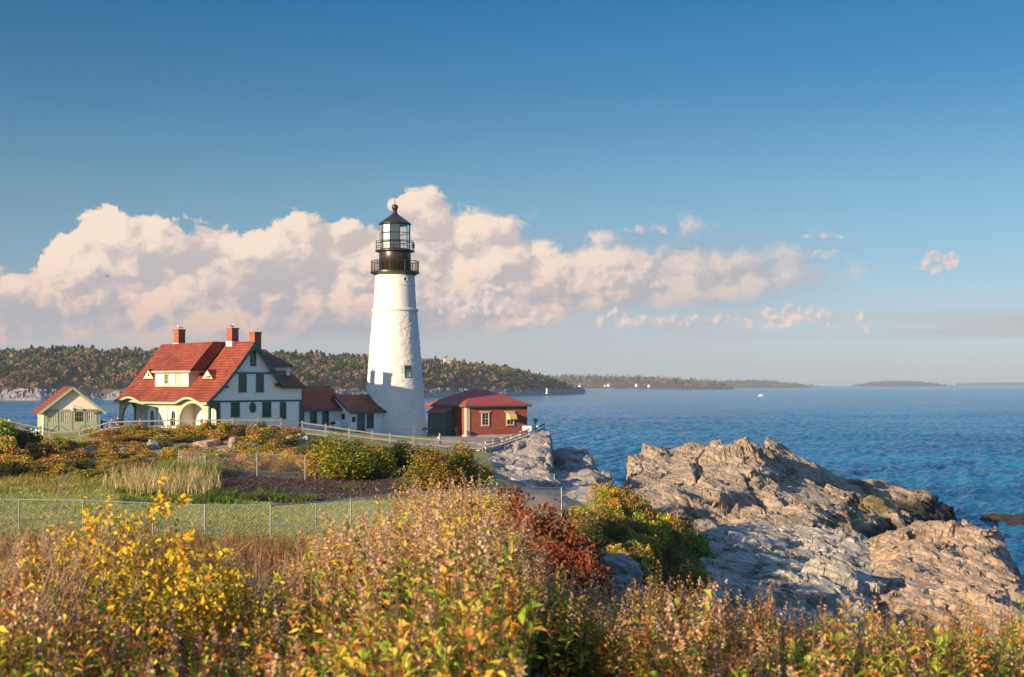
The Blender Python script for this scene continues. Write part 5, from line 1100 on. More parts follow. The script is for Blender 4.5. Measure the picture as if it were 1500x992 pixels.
q0 = PT(815, 690, 98); chain_fence([PT(x, y, 97) - Vector((0, 0, 1.1)) for x, y in ((764, 692), (812, 695))], 1.1, 'short tilted chain link fence on the shaded cliff rocks', span=2.4)

# ================================================================== SMALL THINGS
def lamp_post(px, ybase, ytop, D, label, wide=1.0):
    b = PT(px, ybase, D); t_ = PT(px, ytop, D); h = t_.z - b.z; root = empty('lamp_post', b); tag(root, label, 'lamp')
    q = MB(); q.lathe([(.12, 0), (.12, .08), (.05, .14), (.045, h - .55)], 10); q.build('post', M['dark'], root)
    q = MB(); q.lathe([(.07, h - .56), (.14, h - .50), (.22 * wide, h - .20), (.25 * wide, h - .17)], 6); q.build('lantern', M['dark'], root)
    q = MB(); q.lathe([(.27 * wide, h - .168), (.10, h - .03), (.03, h)], 6); q.build('cap', M['dark'], root); return root
lamp_post(784, 633, 612.5, 133, 'black lamp on a post at the cliff tip, right of the brick building')
lamp_post(669, 640.5, 626, 150.5, 'small dark lamp in front of the shaded brick wall by the corner pier')
r_ = empty('viewing_binoculars', PT(621, 641, 146)); tag(r_, 'black coin viewer on a post at the foot of the lighthouse', 'viewer')
q = MB(); q.lathe([(.2, 0), (.2, .06), (.06, .1), (.05, .8)], 10); q.build('post', M['dark'], r_)
q = MB(); q.tube([(-.28, -.05, .95), (-.18, 0, .98), (.2, .05, 1.0), (.32, .1, 1.0)], [.12, .20, .20, .1], 10); q.build('viewer_head', M['dark'], r_)
q = MB(); q.tube([(.3, .1, 1.0), (.75, .2, 1.0), (.78, .2, 1.12)], [.09, .09, .06], 8); q.build('eyepiece', M['dark'], r_)
r_ = empty('viewing_binoculars', PT(487.5, 629, 139)); tag(r_, 'black coin viewer before the white wing left of the green door', 'viewer')
q = MB(); q.lathe([(.2, 0), (.2, .06), (.06, .1), (.05, .45)], 10); q.build('post', M['dark'], r_)
q = MB(); q.tube([(-.26, -.05, .62), (-.18, 0, .66), (.18, .05, .68), (.28, .1, .66)], [.1, .18, .18, .1], 10); q.build('viewer_head', M['dark'], r_)
a, b = PT(482.5, 617, 141), PT(498.5, 631, 141); r_ = empty('notice_board', (a.x, a.y, b.z)); tag(r_, 'blank white notice board standing against the white wing', 'sign')
w_ = b.x - a.x; h_ = a.z - b.z
q = MB(); q.box((0, 0, .25), (w_, .05, h_)); q.build('board', M['trimwhite'], r_); 
for x_ in (.02, w_ - .08): q = MB(); q.box((x_, .051, -.5), (x_ + .06, .11, h_ + .05)); q.build('leg', M['wood'], r_)
def bench(px, py, D, L, label, rz=0, back=False):
    r_ = empty('bench', PT(px, py, D), rz); tag(r_, label, 'bench')
    q = MB();
    for k in range(3): q.box((-L / 2, -.2 + k * .14, .40), (L / 2, -.08 + k * .14, .44))
    q.build('seat', M['wood'], r_)
    for s_ in (-1, 1): q = MB(); q.box((s_ * (L / 2 - .15) - .05, -.18, -.1), (s_ * (L / 2 - .15) + .05, .18, .398)); q.build('leg', M['wood'], r_)
    return r_
bench(529, 637.5, 144, 1.5, 'low wooden bench before the green door', R(40))
bench(168, 630, 127, 2.0, 'bench between garage and porch carrying the two dark figures', R(4))
# rope posts left of the garage
rp_ = []
for i, (x, y0, y1, lb) in enumerate(((46, 628, 637.5, 'leftmost white rope post left of the garage'), (53, 628, 637.5, 'middle white rope post left of the garage'), (62.5, 625, 637.5, 'white rope post touching the garage corner'))):
    b = PT(x, y1, 120); h = PT(x, y0, 120).z - b.z; r_ = empty('rope_post', b); tag(r_, lb, 'post', 'rope posts by the garage')
    q = MB(); q.lathe([(.07, -.3), (.07, h - .1), (.09, h - .08), (.09, h - .03), (.03, h)], 8); q.build('post', M['trimwhite'], r_); rp_.append(b + Vector((0, 0, h - .1)))
    if i:
        a = rp_[i - 1]; c = rp_[i]; q = MB(); q.tube([a.lerp(c, t) - Vector((0, .08, .22 * math.sin(math.pi * t))) - b for t in np.linspace(0, 1, 7)], .018, 5); q.build('rope', M['trimwhite'], r_)
# flower bed
rs = np.random.RandomState(8); P_ = []; C_ = []
for x, D, c in [(rs.uniform(122, 152), rs.uniform(119, 123), k) for k in range(240)]:
    y_ = D; X_ = (x - 750) / F_PX * D; P_.append((X_, y_, zg1(X_, y_) + rs.rand() * .35)); C_.append([(.55, .03, .03), (.7, .45, .02), (.07, .12, .03), (.07, .12, .03)][int(rs.rand() * 4)])
V, Fq, C = leafcards(np.array(P_), .16 * np.ones(len(P_)), np.array(C_), rs, .8); tag(link('flower_bed', npmesh('flower_bed', V, Fq, C), M['leaf']), 'red and yellow flowers before the right garage door', 'flowers', kind='stuff')

# ------------------------------------------------------------------ people
def skin_mesh(name, verts, edges, radii, m, parent, root=0, sub=2, smooth=True):
    me = bpy.data.meshes.new(name); me.from_pydata(verts, edges, []); me.materials.append(m)
    o = bpy.data.objects.new(name, me); col.objects.link(o); o.parent = parent
    md = o.modifiers.new('skin', 'SKIN'); md.use_smooth_shade = smooth
    for v, r in zip(me.skin_vertices[0].data, radii): v.radius = (r, r)
    me.skin_vertices[0].data[root].use_root = True
    s_ = o.modifiers.new('sub', 'SUBSURF'); s_.levels = s_.render_levels = sub
    return o
M['skin'] = pm('skin', (.52, .28, .18), None, rough=.6)
def person(loc, rz, h, label, shirt, legs, hair, pose='stand', group=None):
    root = empty('person', loc, rz); tag(root, label, 'person', group); k = h / 1.75; ms = lambda n, c: pm(n, c, None, rough=.85)
    # joints, facing -y
    if pose == 'sit':
        hip = (0, 0, .50); kn = [(-.11, -.42, .50), (.11, -.42, .50)]; an = [(-.11, -.42, .08), (.11, -.42, .08)]; toe = [(-.11, -.6, .04), (.11, -.6, .04)]; ch = (0, -.04, .86); nk = (0, -.05, 1.06); hd = (0, -.07, 1.22)
        el_ = [(-.27, -.08, .78), (.27, -.08, .78)]; hnd = [(-.17, -.33, .60), (.17, -.33, .60)]
    else:
        hip = (0, 0, .93); kn = [(-.10, -.10 if pose == 'walk' else -.02, .50), (.10, .02, .50)]; an = [(-.10, -.16 if pose == 'walk' else 0, .08), (.10, .24 if pose == 'walk' else 0, .10 if pose == 'walk' else .08)]; toe = [(an[0][0], an[0][1] - .16, .03), (an[1][0], an[1][1] - .14, .03)]
        ch = (0, -.02, 1.28); nk = (0, -.03, 1.48); hd = (0, -.05, 1.63)
        if pose == 'point': el_ = [(-.42, -.16, 1.34), (.24, .02, 1.12)]; hnd = [(-.62, -.30, 1.42), (.24, -.12, .9)]
        else: el_ = [(-.25, .10, 1.14), (.25, -.06, 1.14)]; hnd = [(-.25, -.04, .92), (.24, -.28, 1.0)]
    sh = [(-.17, ch[1], ch[2] + .13), (.17, ch[1], ch[2] + .13)]
    V = [hip, ch, nk, (hd[0], hd[1], hd[2] - .06), (hd[0], hd[1], hd[2] + .05), (hd[0], hd[1], hd[2] + .10)]; Rr = [.115, .125, .055, .075, .088, .05]; Ed = [(0, 1), (1, 2), (2, 3), (3, 4), (4, 5)]
    for i in (0, 1):
        b = len(V); V += [sh[i], el_[i], hnd[i]]; Rr += [.065, .045, .033]; Ed += [(1, b), (b, b + 1), (b + 1, b + 2)]
        # five short fingers
        hv = (Vector(hnd[i]) - Vector(el_[i])).normalized(); sd2 = hv.cross(Vector((0, 0, 1))).normalized()
        for q, (off, ln) in enumerate(((-.03, .075), (-.011, .085), (.011, .08), (.03, .065), (.045, .05))):
            t0 = Vector(hnd[i]) + hv * (.03 if q < 4 else 0) + sd2 * off; t1 = t0 + hv * ln * (1 if q < 4 else .7) + sd2 * (.02 if q == 4 else 0); c = len(V); V += [tuple(t0), tuple(t1)]; Rr += [.010, .008]; Ed += [(b + 2, c), (c, c + 1)]
    for i in (0, 1):
        b = len(V); s_ = -1 if i == 0 else 1; V += [(s_ * .09, hip[1], hip[2] - .05), kn[i], an[i], toe[i]]; Rr += [.095, .062, .045, .04]; Ed += [(0, b), (b, b + 1), (b + 1, b + 2), (b + 2, b + 3)]
    V = [tuple(c * k for c in v) for v in V]; Rr = [r * k for r in Rr]
    skin_mesh('body', V, Ed, Rr, M['skin'], root)
    sc_ = lambda L: [tuple(c * k for c in v) for v in L]
    half = lambda a, b, t=.5: tuple(a[j] + (b[j] - a[j]) * t for j in range(3))
    skin_mesh('shirt', sc_([hip, ch, half(ch, nk, .6), sh[0], half(sh[0], el_[0], .8), sh[1], half(sh[1], el_[1], .8)]), [(0, 1), (1, 2), (1, 3), (3, 4), (1, 5), (5, 6)], [x * k for x in (.135, .15, .07, .085, .062, .085, .062)], ms('shirt_cloth', shirt), root)
    skin_mesh('trousers', sc_([hip, (-.09, hip[1], hip[2] - .06), kn[0], half(kn[0], an[0], .9), (.09, hip[1], hip[2] - .06), kn[1], half(kn[1], an[1], .9)]), [(0, 1), (1, 2), (2, 3), (0, 4), (4, 5), (5, 6)], [x * k for x in (.13, .11, .078, .06, .11, .078, .06)], ms('trouser_cloth', legs), root)
    skin_mesh('hair', sc_([(hd[0], hd[1] + .035, hd[2] + .02), (hd[0], hd[1] + .03, hd[2] + .09), (hd[0], hd[1] - .01, hd[2] + .12)]), [(0, 1), (1, 2)], [x * k for x in (.082, .085, .05)], ms('hair', hair), root)
    return root
def ground_at(px, D): return Vector(((px - 750) / F_PX * D, D, zg1((px - 750) / F_PX * D, D)))
person(PT(643.5, 661.5, 121), R(75), 1.72, 'person in a pale pink shirt and jeans walking behind the rail fence', (.75, .55, .50), (.10, .13, .22), (.28, .14, .06), 'walk')
person(PT(529.5, 633.5, 146.5), R(215), 1.6, 'person in a white shirt reaching towards the green door', (.8, .8, .8), (.015, .015, .02), (.12, .05, .03), 'point')
person(PT(163.5, 630, 127), R(180), 1.5, 'smaller dark clad person seated left on the bench by the porch', (.02, .025, .04), (.02, .025, .04), (.02, .015, .01), 'sit')
person(PT(172.5, 630, 127), R(176), 1.8, 'larger person in a dark jacket seated right on the bench by the porch', (.012, .016, .025), (.02, .02, .025), (.02, .015, .01), 'sit')

# ------------------------------------------------------------------ birds
M['gullwhite'] = pm('white_feathers', (.80, .80, .80), None, rough=.8); M['gullgrey'] = pm('grey_feathers', (.25, .27, .30), None, rough=.8); M['birddark'] = pm('dark_feathers', (.03, .03, .035), None, rough=.8); M['beak'] = pm('yellow_beak', (.6, .35, .05), None)
def gull(loc, rz, label, s_=1.0):
    r_ = empty('gull', loc, rz); tag(r_, label, 'bird')
    skin_mesh('body', [tuple(c * s_ for c in v) for v in ((0, .28, .10), (0, .12, .14), (0, -.06, .17), (0, -.14, .26), (0, -.17, .32))], [(0, 1), (1, 2), (2, 3), (3, 4)], [x * s_ for x in (.015, .065, .075, .04, .042)], M['gullwhite'], r_, root=2)
    for i in (-1, 1): q = MB(); q.plate([(-.08, .10), (.10, .12), (.36, .11), (.12, .20), (-.05, .22)], [], lambda a, b, d: (i * (.055 + d) * s_, a * s_, b * s_), 0, .02); q.build('wing', M['gullgrey'], r_)
    for i in (-1, 1): q = MB(); q.tube([(i * .03 * s_, 0, 0), (i * .03 * s_, 0, .12 * s_)], .008 * s_, 5); q.build('leg', M['beak'], r_)
    q = MB(); q.tube([(0, -.20 * s_, .32 * s_), (0, -.27 * s_, .31 * s_)], [.014 * s_, .004 * s_], 6); q.build('beak', M['beak'], r_)
gull(lw(K, CH0), R(-60), 'white gull perched on the leftmost chimney', 1.35)
gull(lw(K, CH1), R(130), 'white gull perched on the middle chimney', 1.35)
def flying(px, py, D, span, rz, label, m):
    r_ = empty('flying_bird', PT(px, py, D), rz); tag(r_, label, 'bird'); s_ = span
    skin_mesh('body', [tuple(c * s_ for c in v) for v in ((0, .20, 0), (0, .08, 0), (0, -.08, .01), (0, -.17, .02))], [(0, 1), (1, 2), (2, 3)], [x * s_ for x in (.012, .04, .045, .022)], m, r_, root=2)
    for i in (-1, 1):
        q = MB(); V_ = [(0, -.07, .0), (0, .07, .0), (i * .22, .05, .14), (i * .22, -.08, .14), (i * .5, .08, .05), (i * .47, -.0, .06)]
        V_ = [tuple(c * s_ for c in v) for v in V_]; q.add(V_ + [(x, y, z - .012 * s_) for x, y, z in V_], [(0, 1, 2, 3), (3, 2, 4, 5), (9, 8, 7, 6), (11, 10, 8, 9), (0, 3, 9, 6), (3, 5, 11, 9), (5, 4, 10, 11), (4, 2, 8, 10), (2, 1, 7, 8)]); q.build('wing', m, r_)
flying(157, 405, 110, .62, R(60), 'small dark bird flying before the clouds over the keeper house', M['birddark'])
flying(725, 530, 320, 1.5, R(20), 'pale gull flying over the far wooded hill', M['gullgrey'])

# ------------------------------------------------------------------ tripod on the ledge
tb_ = PT(1236, 777, 82); tb_.z = max(rock_z('rock_ledge23', tb_.x + a, tb_.y + b) for a in (-.4, 0, .4) for b in (-.4, 0, .4)) + .08; r_ = empty('camera_tripod', tb_); tag(r_, 'camera tripod with a red topped camera standing on the pale rock ledge', 'tripod')
M['red'] = pm('red_plastic', (.55, .05, .03), None, rough=.4)
top_t = Vector((0, 0, 1.18))
for a in (200, 320, 80): q = MB(); q.tube([top_t, Vector((math.cos(R(a)) * .55, math.sin(R(a)) * .55, -.1))], [.03, .02], 6); q.build('leg', M['dark'], r_)
q = MB(); q.tube([(0, 0, 1.0), (0, 0, 1.36)], .022, 6); q.build('centre_column', M['dark'], r_)
q = MB(); q.box((-.11, -.07, 1.36), (.11, .06, 1.52)); q.tube([(0, -.06, 1.44), (0, -.2, 1.44)], .05, 10); q.build('camera', M['dark'], r_)
q = MB(); q.box((-.06, -.05, 1.06), (.06, .05, 1.20)); q.build('tripod_head', M['red'], r_)

# ------------------------------------------------------------------ far houses and a boat
def far_house(px, py, D, w_, h_, d_, rz, wall, roof, label, name='far_house'):
    r_ = empty(name, PT(px, py, D), rz); tag(r_, label, 'house'); rid = h_ + w_ * .42
    q = MB(); q.box((-w_ / 2, 0, -3), (w_ / 2, d_, h_)); q.plate([(-w_ / 2, h_), (w_ / 2, h_), (0, rid)], [], lambda a, b, d: (a, d, b), 0, d_); q.build('wall', wall, r_)
    q = MB()
    for s_ in (-1, 1): q.slab([(0, -.5, rid + .3), (s_ * (w_ / 2 + .7), -.5, h_ - .2), (s_ * (w_ / 2 + .7), d_ + .5, h_ - .2), (0, d_ + .5, rid + .3)], .4)
    q.build('roof', roof, r_)
    for x in (-w_ / 4, w_ / 4): q = MB(); q.box((x - .6, -.12, h_ * .35), (x + .6, -.004, h_ * .35 + 1.8)); q.build('window', M['glass'], r_)
M['greyroof'] = pm('grey_roof', (.16, .15, .15), None)
far_house(852, 566, 3800, 14, 2.5, 7, R(60), M['trimwhite'], M['greyroof'], 'long low white house at the left of the brown point')
far_house(893, 565.0, 3800, 8, 4, 8, R(30), M['trimwhite'], M['roof_plain'], 'white house with a reddish roof in the middle of the brown point')
far_house(886, 566.0, 3800, 5, 3, 5, R(-10), M['trimwhite'], M['greyroof'], 'small white shed beside the red roofed house on the brown point')
far_house(934, 565.0, 3800, 7, 4, 7, R(40), M['trimwhite'], M['greyroof'], 'white house with a grey roof at the right of the brown point')
far_house(950, 566.0, 3800, 6, 3, 6, R(-20), M['trimwhite'], M['roof_plain'], 'small low house right of the grey roofed house on the brown point')
far_house(656, 531, 1820, 8, 6, 8, R(20), M['quoin'], M['greyroof'], 'stone house on the crest of the wooded hill right of the lighthouse')
r_ = empty('shore_beacon', PT(801, 573, 1850)); tag(r_, 'tiny white beacon on the rocks at the tip of the long hill', 'beacon')
q = MB(); q.lathe([(1.5, -4), (1.1, 2.0), (1.3, 2.2), (1.3, 2.5)], 12); q.build('tower', M['trimwhite'], r_); q = MB(); q.lathe([(.7, 2.5), (.7, 3.6), (.9, 3.7), (.1, 4.6)], 10); q.build('lantern', M['trimwhite'], r_)
bp = PT(1115, 580.6, 1740); bp.z = 0; r_ = empty('boat', bp, R(15)); tag(r_, 'tiny white motor boat far out on the open water', 'boat')
hull = MB(); st_ = [(-4.5, 1.2, .9), (-2, 1.5, .9), (1.5, 1.4, 1.0), (3.6, .8, 1.3), (4.9, .05, 1.7)]; V_ = []
for x, hw_, zt_ in st_: V_ += [(x, -hw_, zt_), (x, -hw_ * .7, -.2), (x, hw_ * .7, -.2), (x, hw_, zt_)]
F_ = [(i * 4 + k, i * 4 + (k + 1) % 4, i * 4 + 4 + (k + 1) % 4, i * 4 + 4 + k) for i in range(4) for k in range(4)] + [(0, 1, 2, 3), (19, 18, 17, 16)]
hull.add(V_, F_); hull.build('hull', M['trimwhite'], r_)
q = MB(); q.box((-2.2, -1, 1.0), (1.0, 1, 2.7)); q.build('cabin', M['trimwhite'], r_, bevel=.2); q = MB(); q.tube([(-.8, 0, 2.7), (-.8, 0, 6.0)], .09, 6); q.build('mast', M['galv'], r_)
q = MB(); q.box((1.0, -.8, 1.8), (1.02, .8, 2.5)); q.build('windscreen', M['glass'], r_)
# ================================================================== PLANTS
PAL = dict(
 green=[(.10, .17, .025), (.14, .20, .03), (.07, .13, .022), (.24, .22, .03), (.30, .20, .03)],
 gold=[(.32, .22, .035), (.22, .19, .035), (.15, .15, .03), (.34, .16, .04), (.12, .13, .03)],
 russet=[(.26, .12, .04), (.20, .085, .035), (.30, .17, .06), (.15, .10, .035), (.13, .12, .035)],
 red=[(.17, .032, .020), (.13, .028, .018), (.17, .055, .026), (.12, .045, .022), (.20, .085, .035), (.10, .065, .028)],
 dark=[(.05, .08, .02), (.07, .085, .025), (.10, .09, .03), (.04, .06, .018), (.13, .08, .03)],
 deep=[(.02, .035, .012), (.035, .04, .014), (.05, .04, .015)],  # leaf colours darkened to paint in the shade on one bush
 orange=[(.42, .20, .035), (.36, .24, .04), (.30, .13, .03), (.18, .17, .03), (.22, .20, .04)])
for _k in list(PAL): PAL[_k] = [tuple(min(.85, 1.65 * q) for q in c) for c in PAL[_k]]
def shrub_data(seed, pal, n=2200, leaf=.10, spiky=.0, base=.05, lumps=16, asp=.6):
    rs = np.random.RandomState(seed); P_ = []; C_ = []; pal = np.array(PAL[pal])
    L = rs.randn(lumps, 3); L /= np.linalg.norm(L, axis=1)[:, None]; L[:, 2] = np.abs(L[:, 2]) * 1.0; cr_ = L * np.array([.30, .30, .55]) * (.55 + .6 * rs.rand(lumps, 1)); cr_[:, 2] += .22
    rad = .14 + .14 * rs.rand(lumps); k = rs.randint(0, lumps, n); d = rs.randn(n, 3); d /= np.linalg.norm(d, axis=1)[:, None]
    P_ = cr_[k] + d * (rad[k] * (.35 + .65 * rs.rand(n) ** .4))[:, None]; P_[:, 2] = np.maximum(P_[:, 2] * .95, base * rs.rand(n))
    lump_c = rs.randint(0, len(pal), lumps); ci = np.where(rs.rand(n) < .6, lump_c[k], rs.randint(0, len(pal), n)); C_ = pal[ci] * (.6 + .75 * rs.rand(n, 1))
    return leafcards(P_, leaf * (.6 + .8 * rs.rand(n)), C_, rs, asp, up=spiky)
def anchor(px):
    for a, b in ((40, 'the left picture edge'), (68, 'the rope posts'), (108, 'the left garage doors'), (150, 'the right garage doors'), (178, 'the two seated figures'), (213, 'the left porch arch'), (262, 'the arched porch windows'), (304, 'the right porch arch'), (335, 'the gable corner'), (362, 'the left gable window'), (382, 'the oval window'), (404, 'the right ground floor window'), (445, 'the right end of the house'), (500, 'the covered way'), (570, 'the green door')):
        if px < a: return b
    return 'the lighthouse'
NAMEC = dict(gold='golden', russet='russet', dark='dark green', orange='orange', green='green', greenorange='green and orange', red='red')
def stems_mb(seed, n=7):
    rs = np.random.RandomState(seed); q = MB()
    for i in range(n): a = rs.rand() * 6.28; r = .22 * rs.rand() + .05; q.tube([(.03 * math.cos(a), .03 * math.sin(a), -.1), (r * .5 * math.cos(a), r * .5 * math.sin(a), .3), (r * math.cos(a + .3), r * math.sin(a + .3), .72)], [.016, .011, .005], 5)
    return q
PROTO = {}
def proto(pal, i, n, leaf):
    key = (pal, i, n, leaf)
    if key not in PROTO:
        V, Fq, C = shrub_data(hash(pal) % 1 + 100 * i + len(pal) * 7 + ord(pal[0]), pal, n, leaf)
        PROTO[key] = (npmesh('foliage', V, Fq, C), stems_mb(i + 5))
    return PROTO[key]
STEM = {}
def shrub(px, D, w_, h, pal, label, seed=0, group=None, n=1500, leaf=.085, name='shrub', x=None, cat='shrub', dz=-.08):
    me, sm_ = proto(pal, seed % 3, n, leaf); X_ = (px - 750) / F_PX * D if x is None else x
    r_ = empty(name, (X_, D, zg1(X_, D) + dz), seed * 2.4); r_.scale = (w_, w_, h); tag(r_, label, cat, group)
    f = bpy.data.objects.new('foliage', me); col.objects.link(f); f.parent = r_
    if not me.materials: me.materials.append(M['leaf'])
    k = seed % 3
    if k not in STEM: o_ = sm_.build('stem', M['bark'], r_); STEM[k] = o_.data
    else: o_ = bpy.data.objects.new('stem', STEM[k]); col.objects.link(o_); o_.parent = r_
    return r_
rs = np.random.RandomState(12)
# 1 hedge in front of the keeper's house
tops = lambda px: np.interp(px, [140, 190, 215, 260, 330, 400, 440], [633, 618, 622, 618, 614, 617, 626])
i = 0
for row, D in enumerate((113, 110, 106.5)):
    for px in np.arange(148, 440, 15):
        p = px + rs.uniform(-5, 5); d = D + rs.uniform(-1, 1); g = zg1((p - 750) / F_PX * d, d); zt_ = EYE - (tops(p) + row * 9 + rs.uniform(-2, 6) - 563) * d / F_PX; h = max(.5, (zt_ - g) * 1.12)
        pal = ['gold', 'russet', 'dark', 'gold', 'orange'][rs.randint(5)] if p < 330 else ['russet', 'dark', 'russet', 'gold'][rs.randint(4)]
        shrub(p, d, rs.uniform(1.7, 2.6), h, pal, f'{NAMEC[pal]} {("back", "middle", "front")[row]} row hedge shrub below {anchor(p)}', i, f'{pal} hedge shrubs before the house', leaf=.075); i += 1
# 2 low scrub on the bank
SV, SF, SCc = [], [], []; nv_ = 0
for k in range(230):
    px = rs.uniform(-30, 640); D = rs.uniform(92, 105)
    if 245 < px < 350 and D > 94 and rs.rand() < .8: continue
    if (180 < px < 240 or 415 < px < 455) and rs.rand() < .5: continue
    if px > 560 and D < 96: continue
    pal = ['russet', 'gold', 'orange', 'dark', 'russet'][rs.randint(5)] if px < 430 else ['dark', 'russet', 'dark'][rs.randint(3)]
    w_, h = rs.uniform(1.3, 2.4), rs.uniform(.5, 1.3); V, Fq, C = shrub_data(k, pal, 620, .085); X_ = (px - 750) / F_PX * D
    V = V * np.array([w_, w_, h]) + np.array([X_, D, zg1(X_, D) - .08]); SV.append(V); SF.append(Fq + nv_); SCc.append(C); nv_ += len(V)
for k in range(120):
    px = rs.uniform(270, 455); D = rs.uniform(84.2, 91); pal = ['orange', 'gold', 'russet', 'russet'][rs.randint(4)]; w_, h = rs.uniform(1.0, 1.7), rs.uniform(.7, 1.35); V, Fq, C = shrub_data(k + 300, pal, 500, .085); X_ = (px - 750) / F_PX * D
    V = V * np.array([w_, w_, h]) + np.array([X_, D, zg1(X_, D) - .08]); SV.append(V); SF.append(Fq + nv_); SCc.append(C); nv_ += len(V)
tag(link('scrub', npmesh('scrub', np.concatenate(SV), np.concatenate(SF), np.concatenate(SCc)), M['leaf']), 'low russet and golden scrub covering the rocky bank below the buildings', 'scrub', kind='stuff')
# 3 rose thicket on the left
for k in range(120):
    px = rs.uniform(-60, 335); D = rs.uniform(78, 92); 
    if px > 190 and D < 80.5: continue
    yt = np.interp(px, [-60, 0, 60, 120, 200, 260, 320], [640, 648, 655, 662, 664, 660, 668]) + rs.uniform(-4, 14) + (92 - D) * 1.6
    g = zg1((px - 750) / F_PX * D, D); h = np.clip((EYE - (yt - 563) * D / F_PX - g) * 1.1, .6, 2.4)
    pal = ['orange', 'russet', 'gold', 'russet', 'dark'][rs.randint(5)] if px < 110 else ['gold', 'dark', 'russet', 'gold', 'green'][rs.randint(5)]
    shrub(px, D, rs.uniform(1.7, 2.5), h, pal, f'{NAMEC[pal]} {"far" if D > 85 else "near"} thicket shrub below {anchor(px)}', i, f'{pal} rose shrubs of the thicket', leaf=.075); i += 1
for px, D, w_, h, pal, lb in ((-8, 96, 3.6, 3.5, 'green', 'tall green bush at the left edge behind the thicket'), (30, 98, 3.4, 2.5, 'dark', 'rounded dark green bush beside the tall bush at the left edge'), (8, 88, 2.6, 2.6, 'orange', 'orange brown bush in front of the left edge bushes'), (60, 90, 2.6, 2.2, 'russet', 'russet bush below the rope posts'),
        (81, 95.5, 1.5, 2.0, 'gold', 'light yellow green sapling below the garage'),
        (310, 86, 2.4, 1.4, 'green', 'light green shrub left of the far chain link fence')):
    shrub(px, D, w_, h, pal, lb, i, leaf=.08, n=2600); i += 1
# scrub behind the far fence
for k in range(26):
    px = rs.uniform(315, 450); D = rs.uniform(85.5, 91); pal = ['orange', 'gold', 'russet', 'orange'][rs.randint(4)]
    shrub(px, D, rs.uniform(1.4, 2.0), rs.uniform(.9, 1.4), pal, f'{NAMEC[pal]} shrub behind the far fence below {anchor(px)}', i, f'{pal} scrub behind the far fence', leaf=.07, n=1100); i += 1
# 4 the round bushes
def bigbush(px, D, w_, h, pal, lb, seed, n=9000, leaf=.04):
    V, Fq, C = shrub_data(seed, pal, n, leaf, lumps=34); X_ = (px - 750) / F_PX * D
    r_ = empty('bush', (X_, D, zg1(X_, D) - .15)); r_.scale = (w_, w_, h); tag(r_, lb, 'bush'); link('foliage', npmesh('foliage', V, Fq, C), M['leaf'], r_); o_ = stems_mb(seed, 10).build('stem', M['bark'], r_)
    return r_
PAL['limeyellow'] = [(.20, .26, .03), (.13, .20, .025), (.34, .30, .04), (.40, .28, .04), (.10, .16, .022), (.42, .20, .04)]
PAL['greenorange'] = [(.14, .19, .03), (.34, .16, .035), (.24, .18, .035), (.12, .16, .028), (.36, .22, .05)]
bigbush(502, 81, 5.0, 3.1, 'limeyellow', 'large rounded yellow green bush right of the far fence', 3, 11000, .036)
bigbush(548, 82, 3.4, 2.2, 'limeyellow', 'lower right lobe of bright green bush beside the large rounded bush', 4, 5000, .045)
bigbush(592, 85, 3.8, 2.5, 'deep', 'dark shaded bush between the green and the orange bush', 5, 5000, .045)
bigbush(634, 72, 4.2, 2.9, 'greenorange', 'green and orange bush in front of the lighthouse path', 6, 10000, .038)
bigbush(674, 74, 3.2, 3.0, 'greenorange', 'browner bush joined to the right of the green and orange bush', 7, 6000, .042)
bigbush(700, 78, 2.6, 1.8, 'dark', 'low dark bush at the foot of the cliff wall', 8, 3000, .05)
# 5 shrubs on the right-hand slope
for k in range(112):
    px = rs.uniform(850, 1066); D = rs.uniform(46, 74)
    lim = np.interp(px, [850, 880, 920, 960, 1000, 1030, 1050], [718, 700, 702, 718, 735, 765, 790])
    if px > 985 and D < 54: continue
    g = zg1((px - 750) / F_PX * D, D); yt = lim + (74 - D) * 4.2 + rs.uniform(-3, 10); h = np.clip((EYE - (yt - 563) * D / F_PX - g) * 1.25, .8, 3.4)
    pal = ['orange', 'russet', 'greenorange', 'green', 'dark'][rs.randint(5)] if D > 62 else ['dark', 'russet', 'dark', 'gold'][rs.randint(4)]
    shrub(px, D, rs.uniform(1.3, 2.1), h, pal, f'{NAMEC[pal]} {"hilltop" if D > 62 else "shaded"} slope shrub ' + ('by the fence' if px < 905 else 'before the outcrop' if px < 975 else 'above the ledge'), i, f'{pal} shrubs on the rocky slope', leaf=.06, n=2400); i += 1
for k in range(30):
    px = rs.uniform(800, 945); D = rs.uniform(36, 60)
    if px < 850 and D > 50: continue
    pal = ['russet', 'dark', 'gold', 'dark'][rs.randint(4)]
    shrub(px, D, rs.uniform(1.3, 2.0), rs.uniform(.8, 1.5), pal, f'{NAMEC[pal]} shrub in the shaded dip ' + ('beside the red bush' if px < 870 else 'under the rocky slope'), i, f'{pal} shrubs in the shaded dip', leaf=.06, n=2400); i += 1
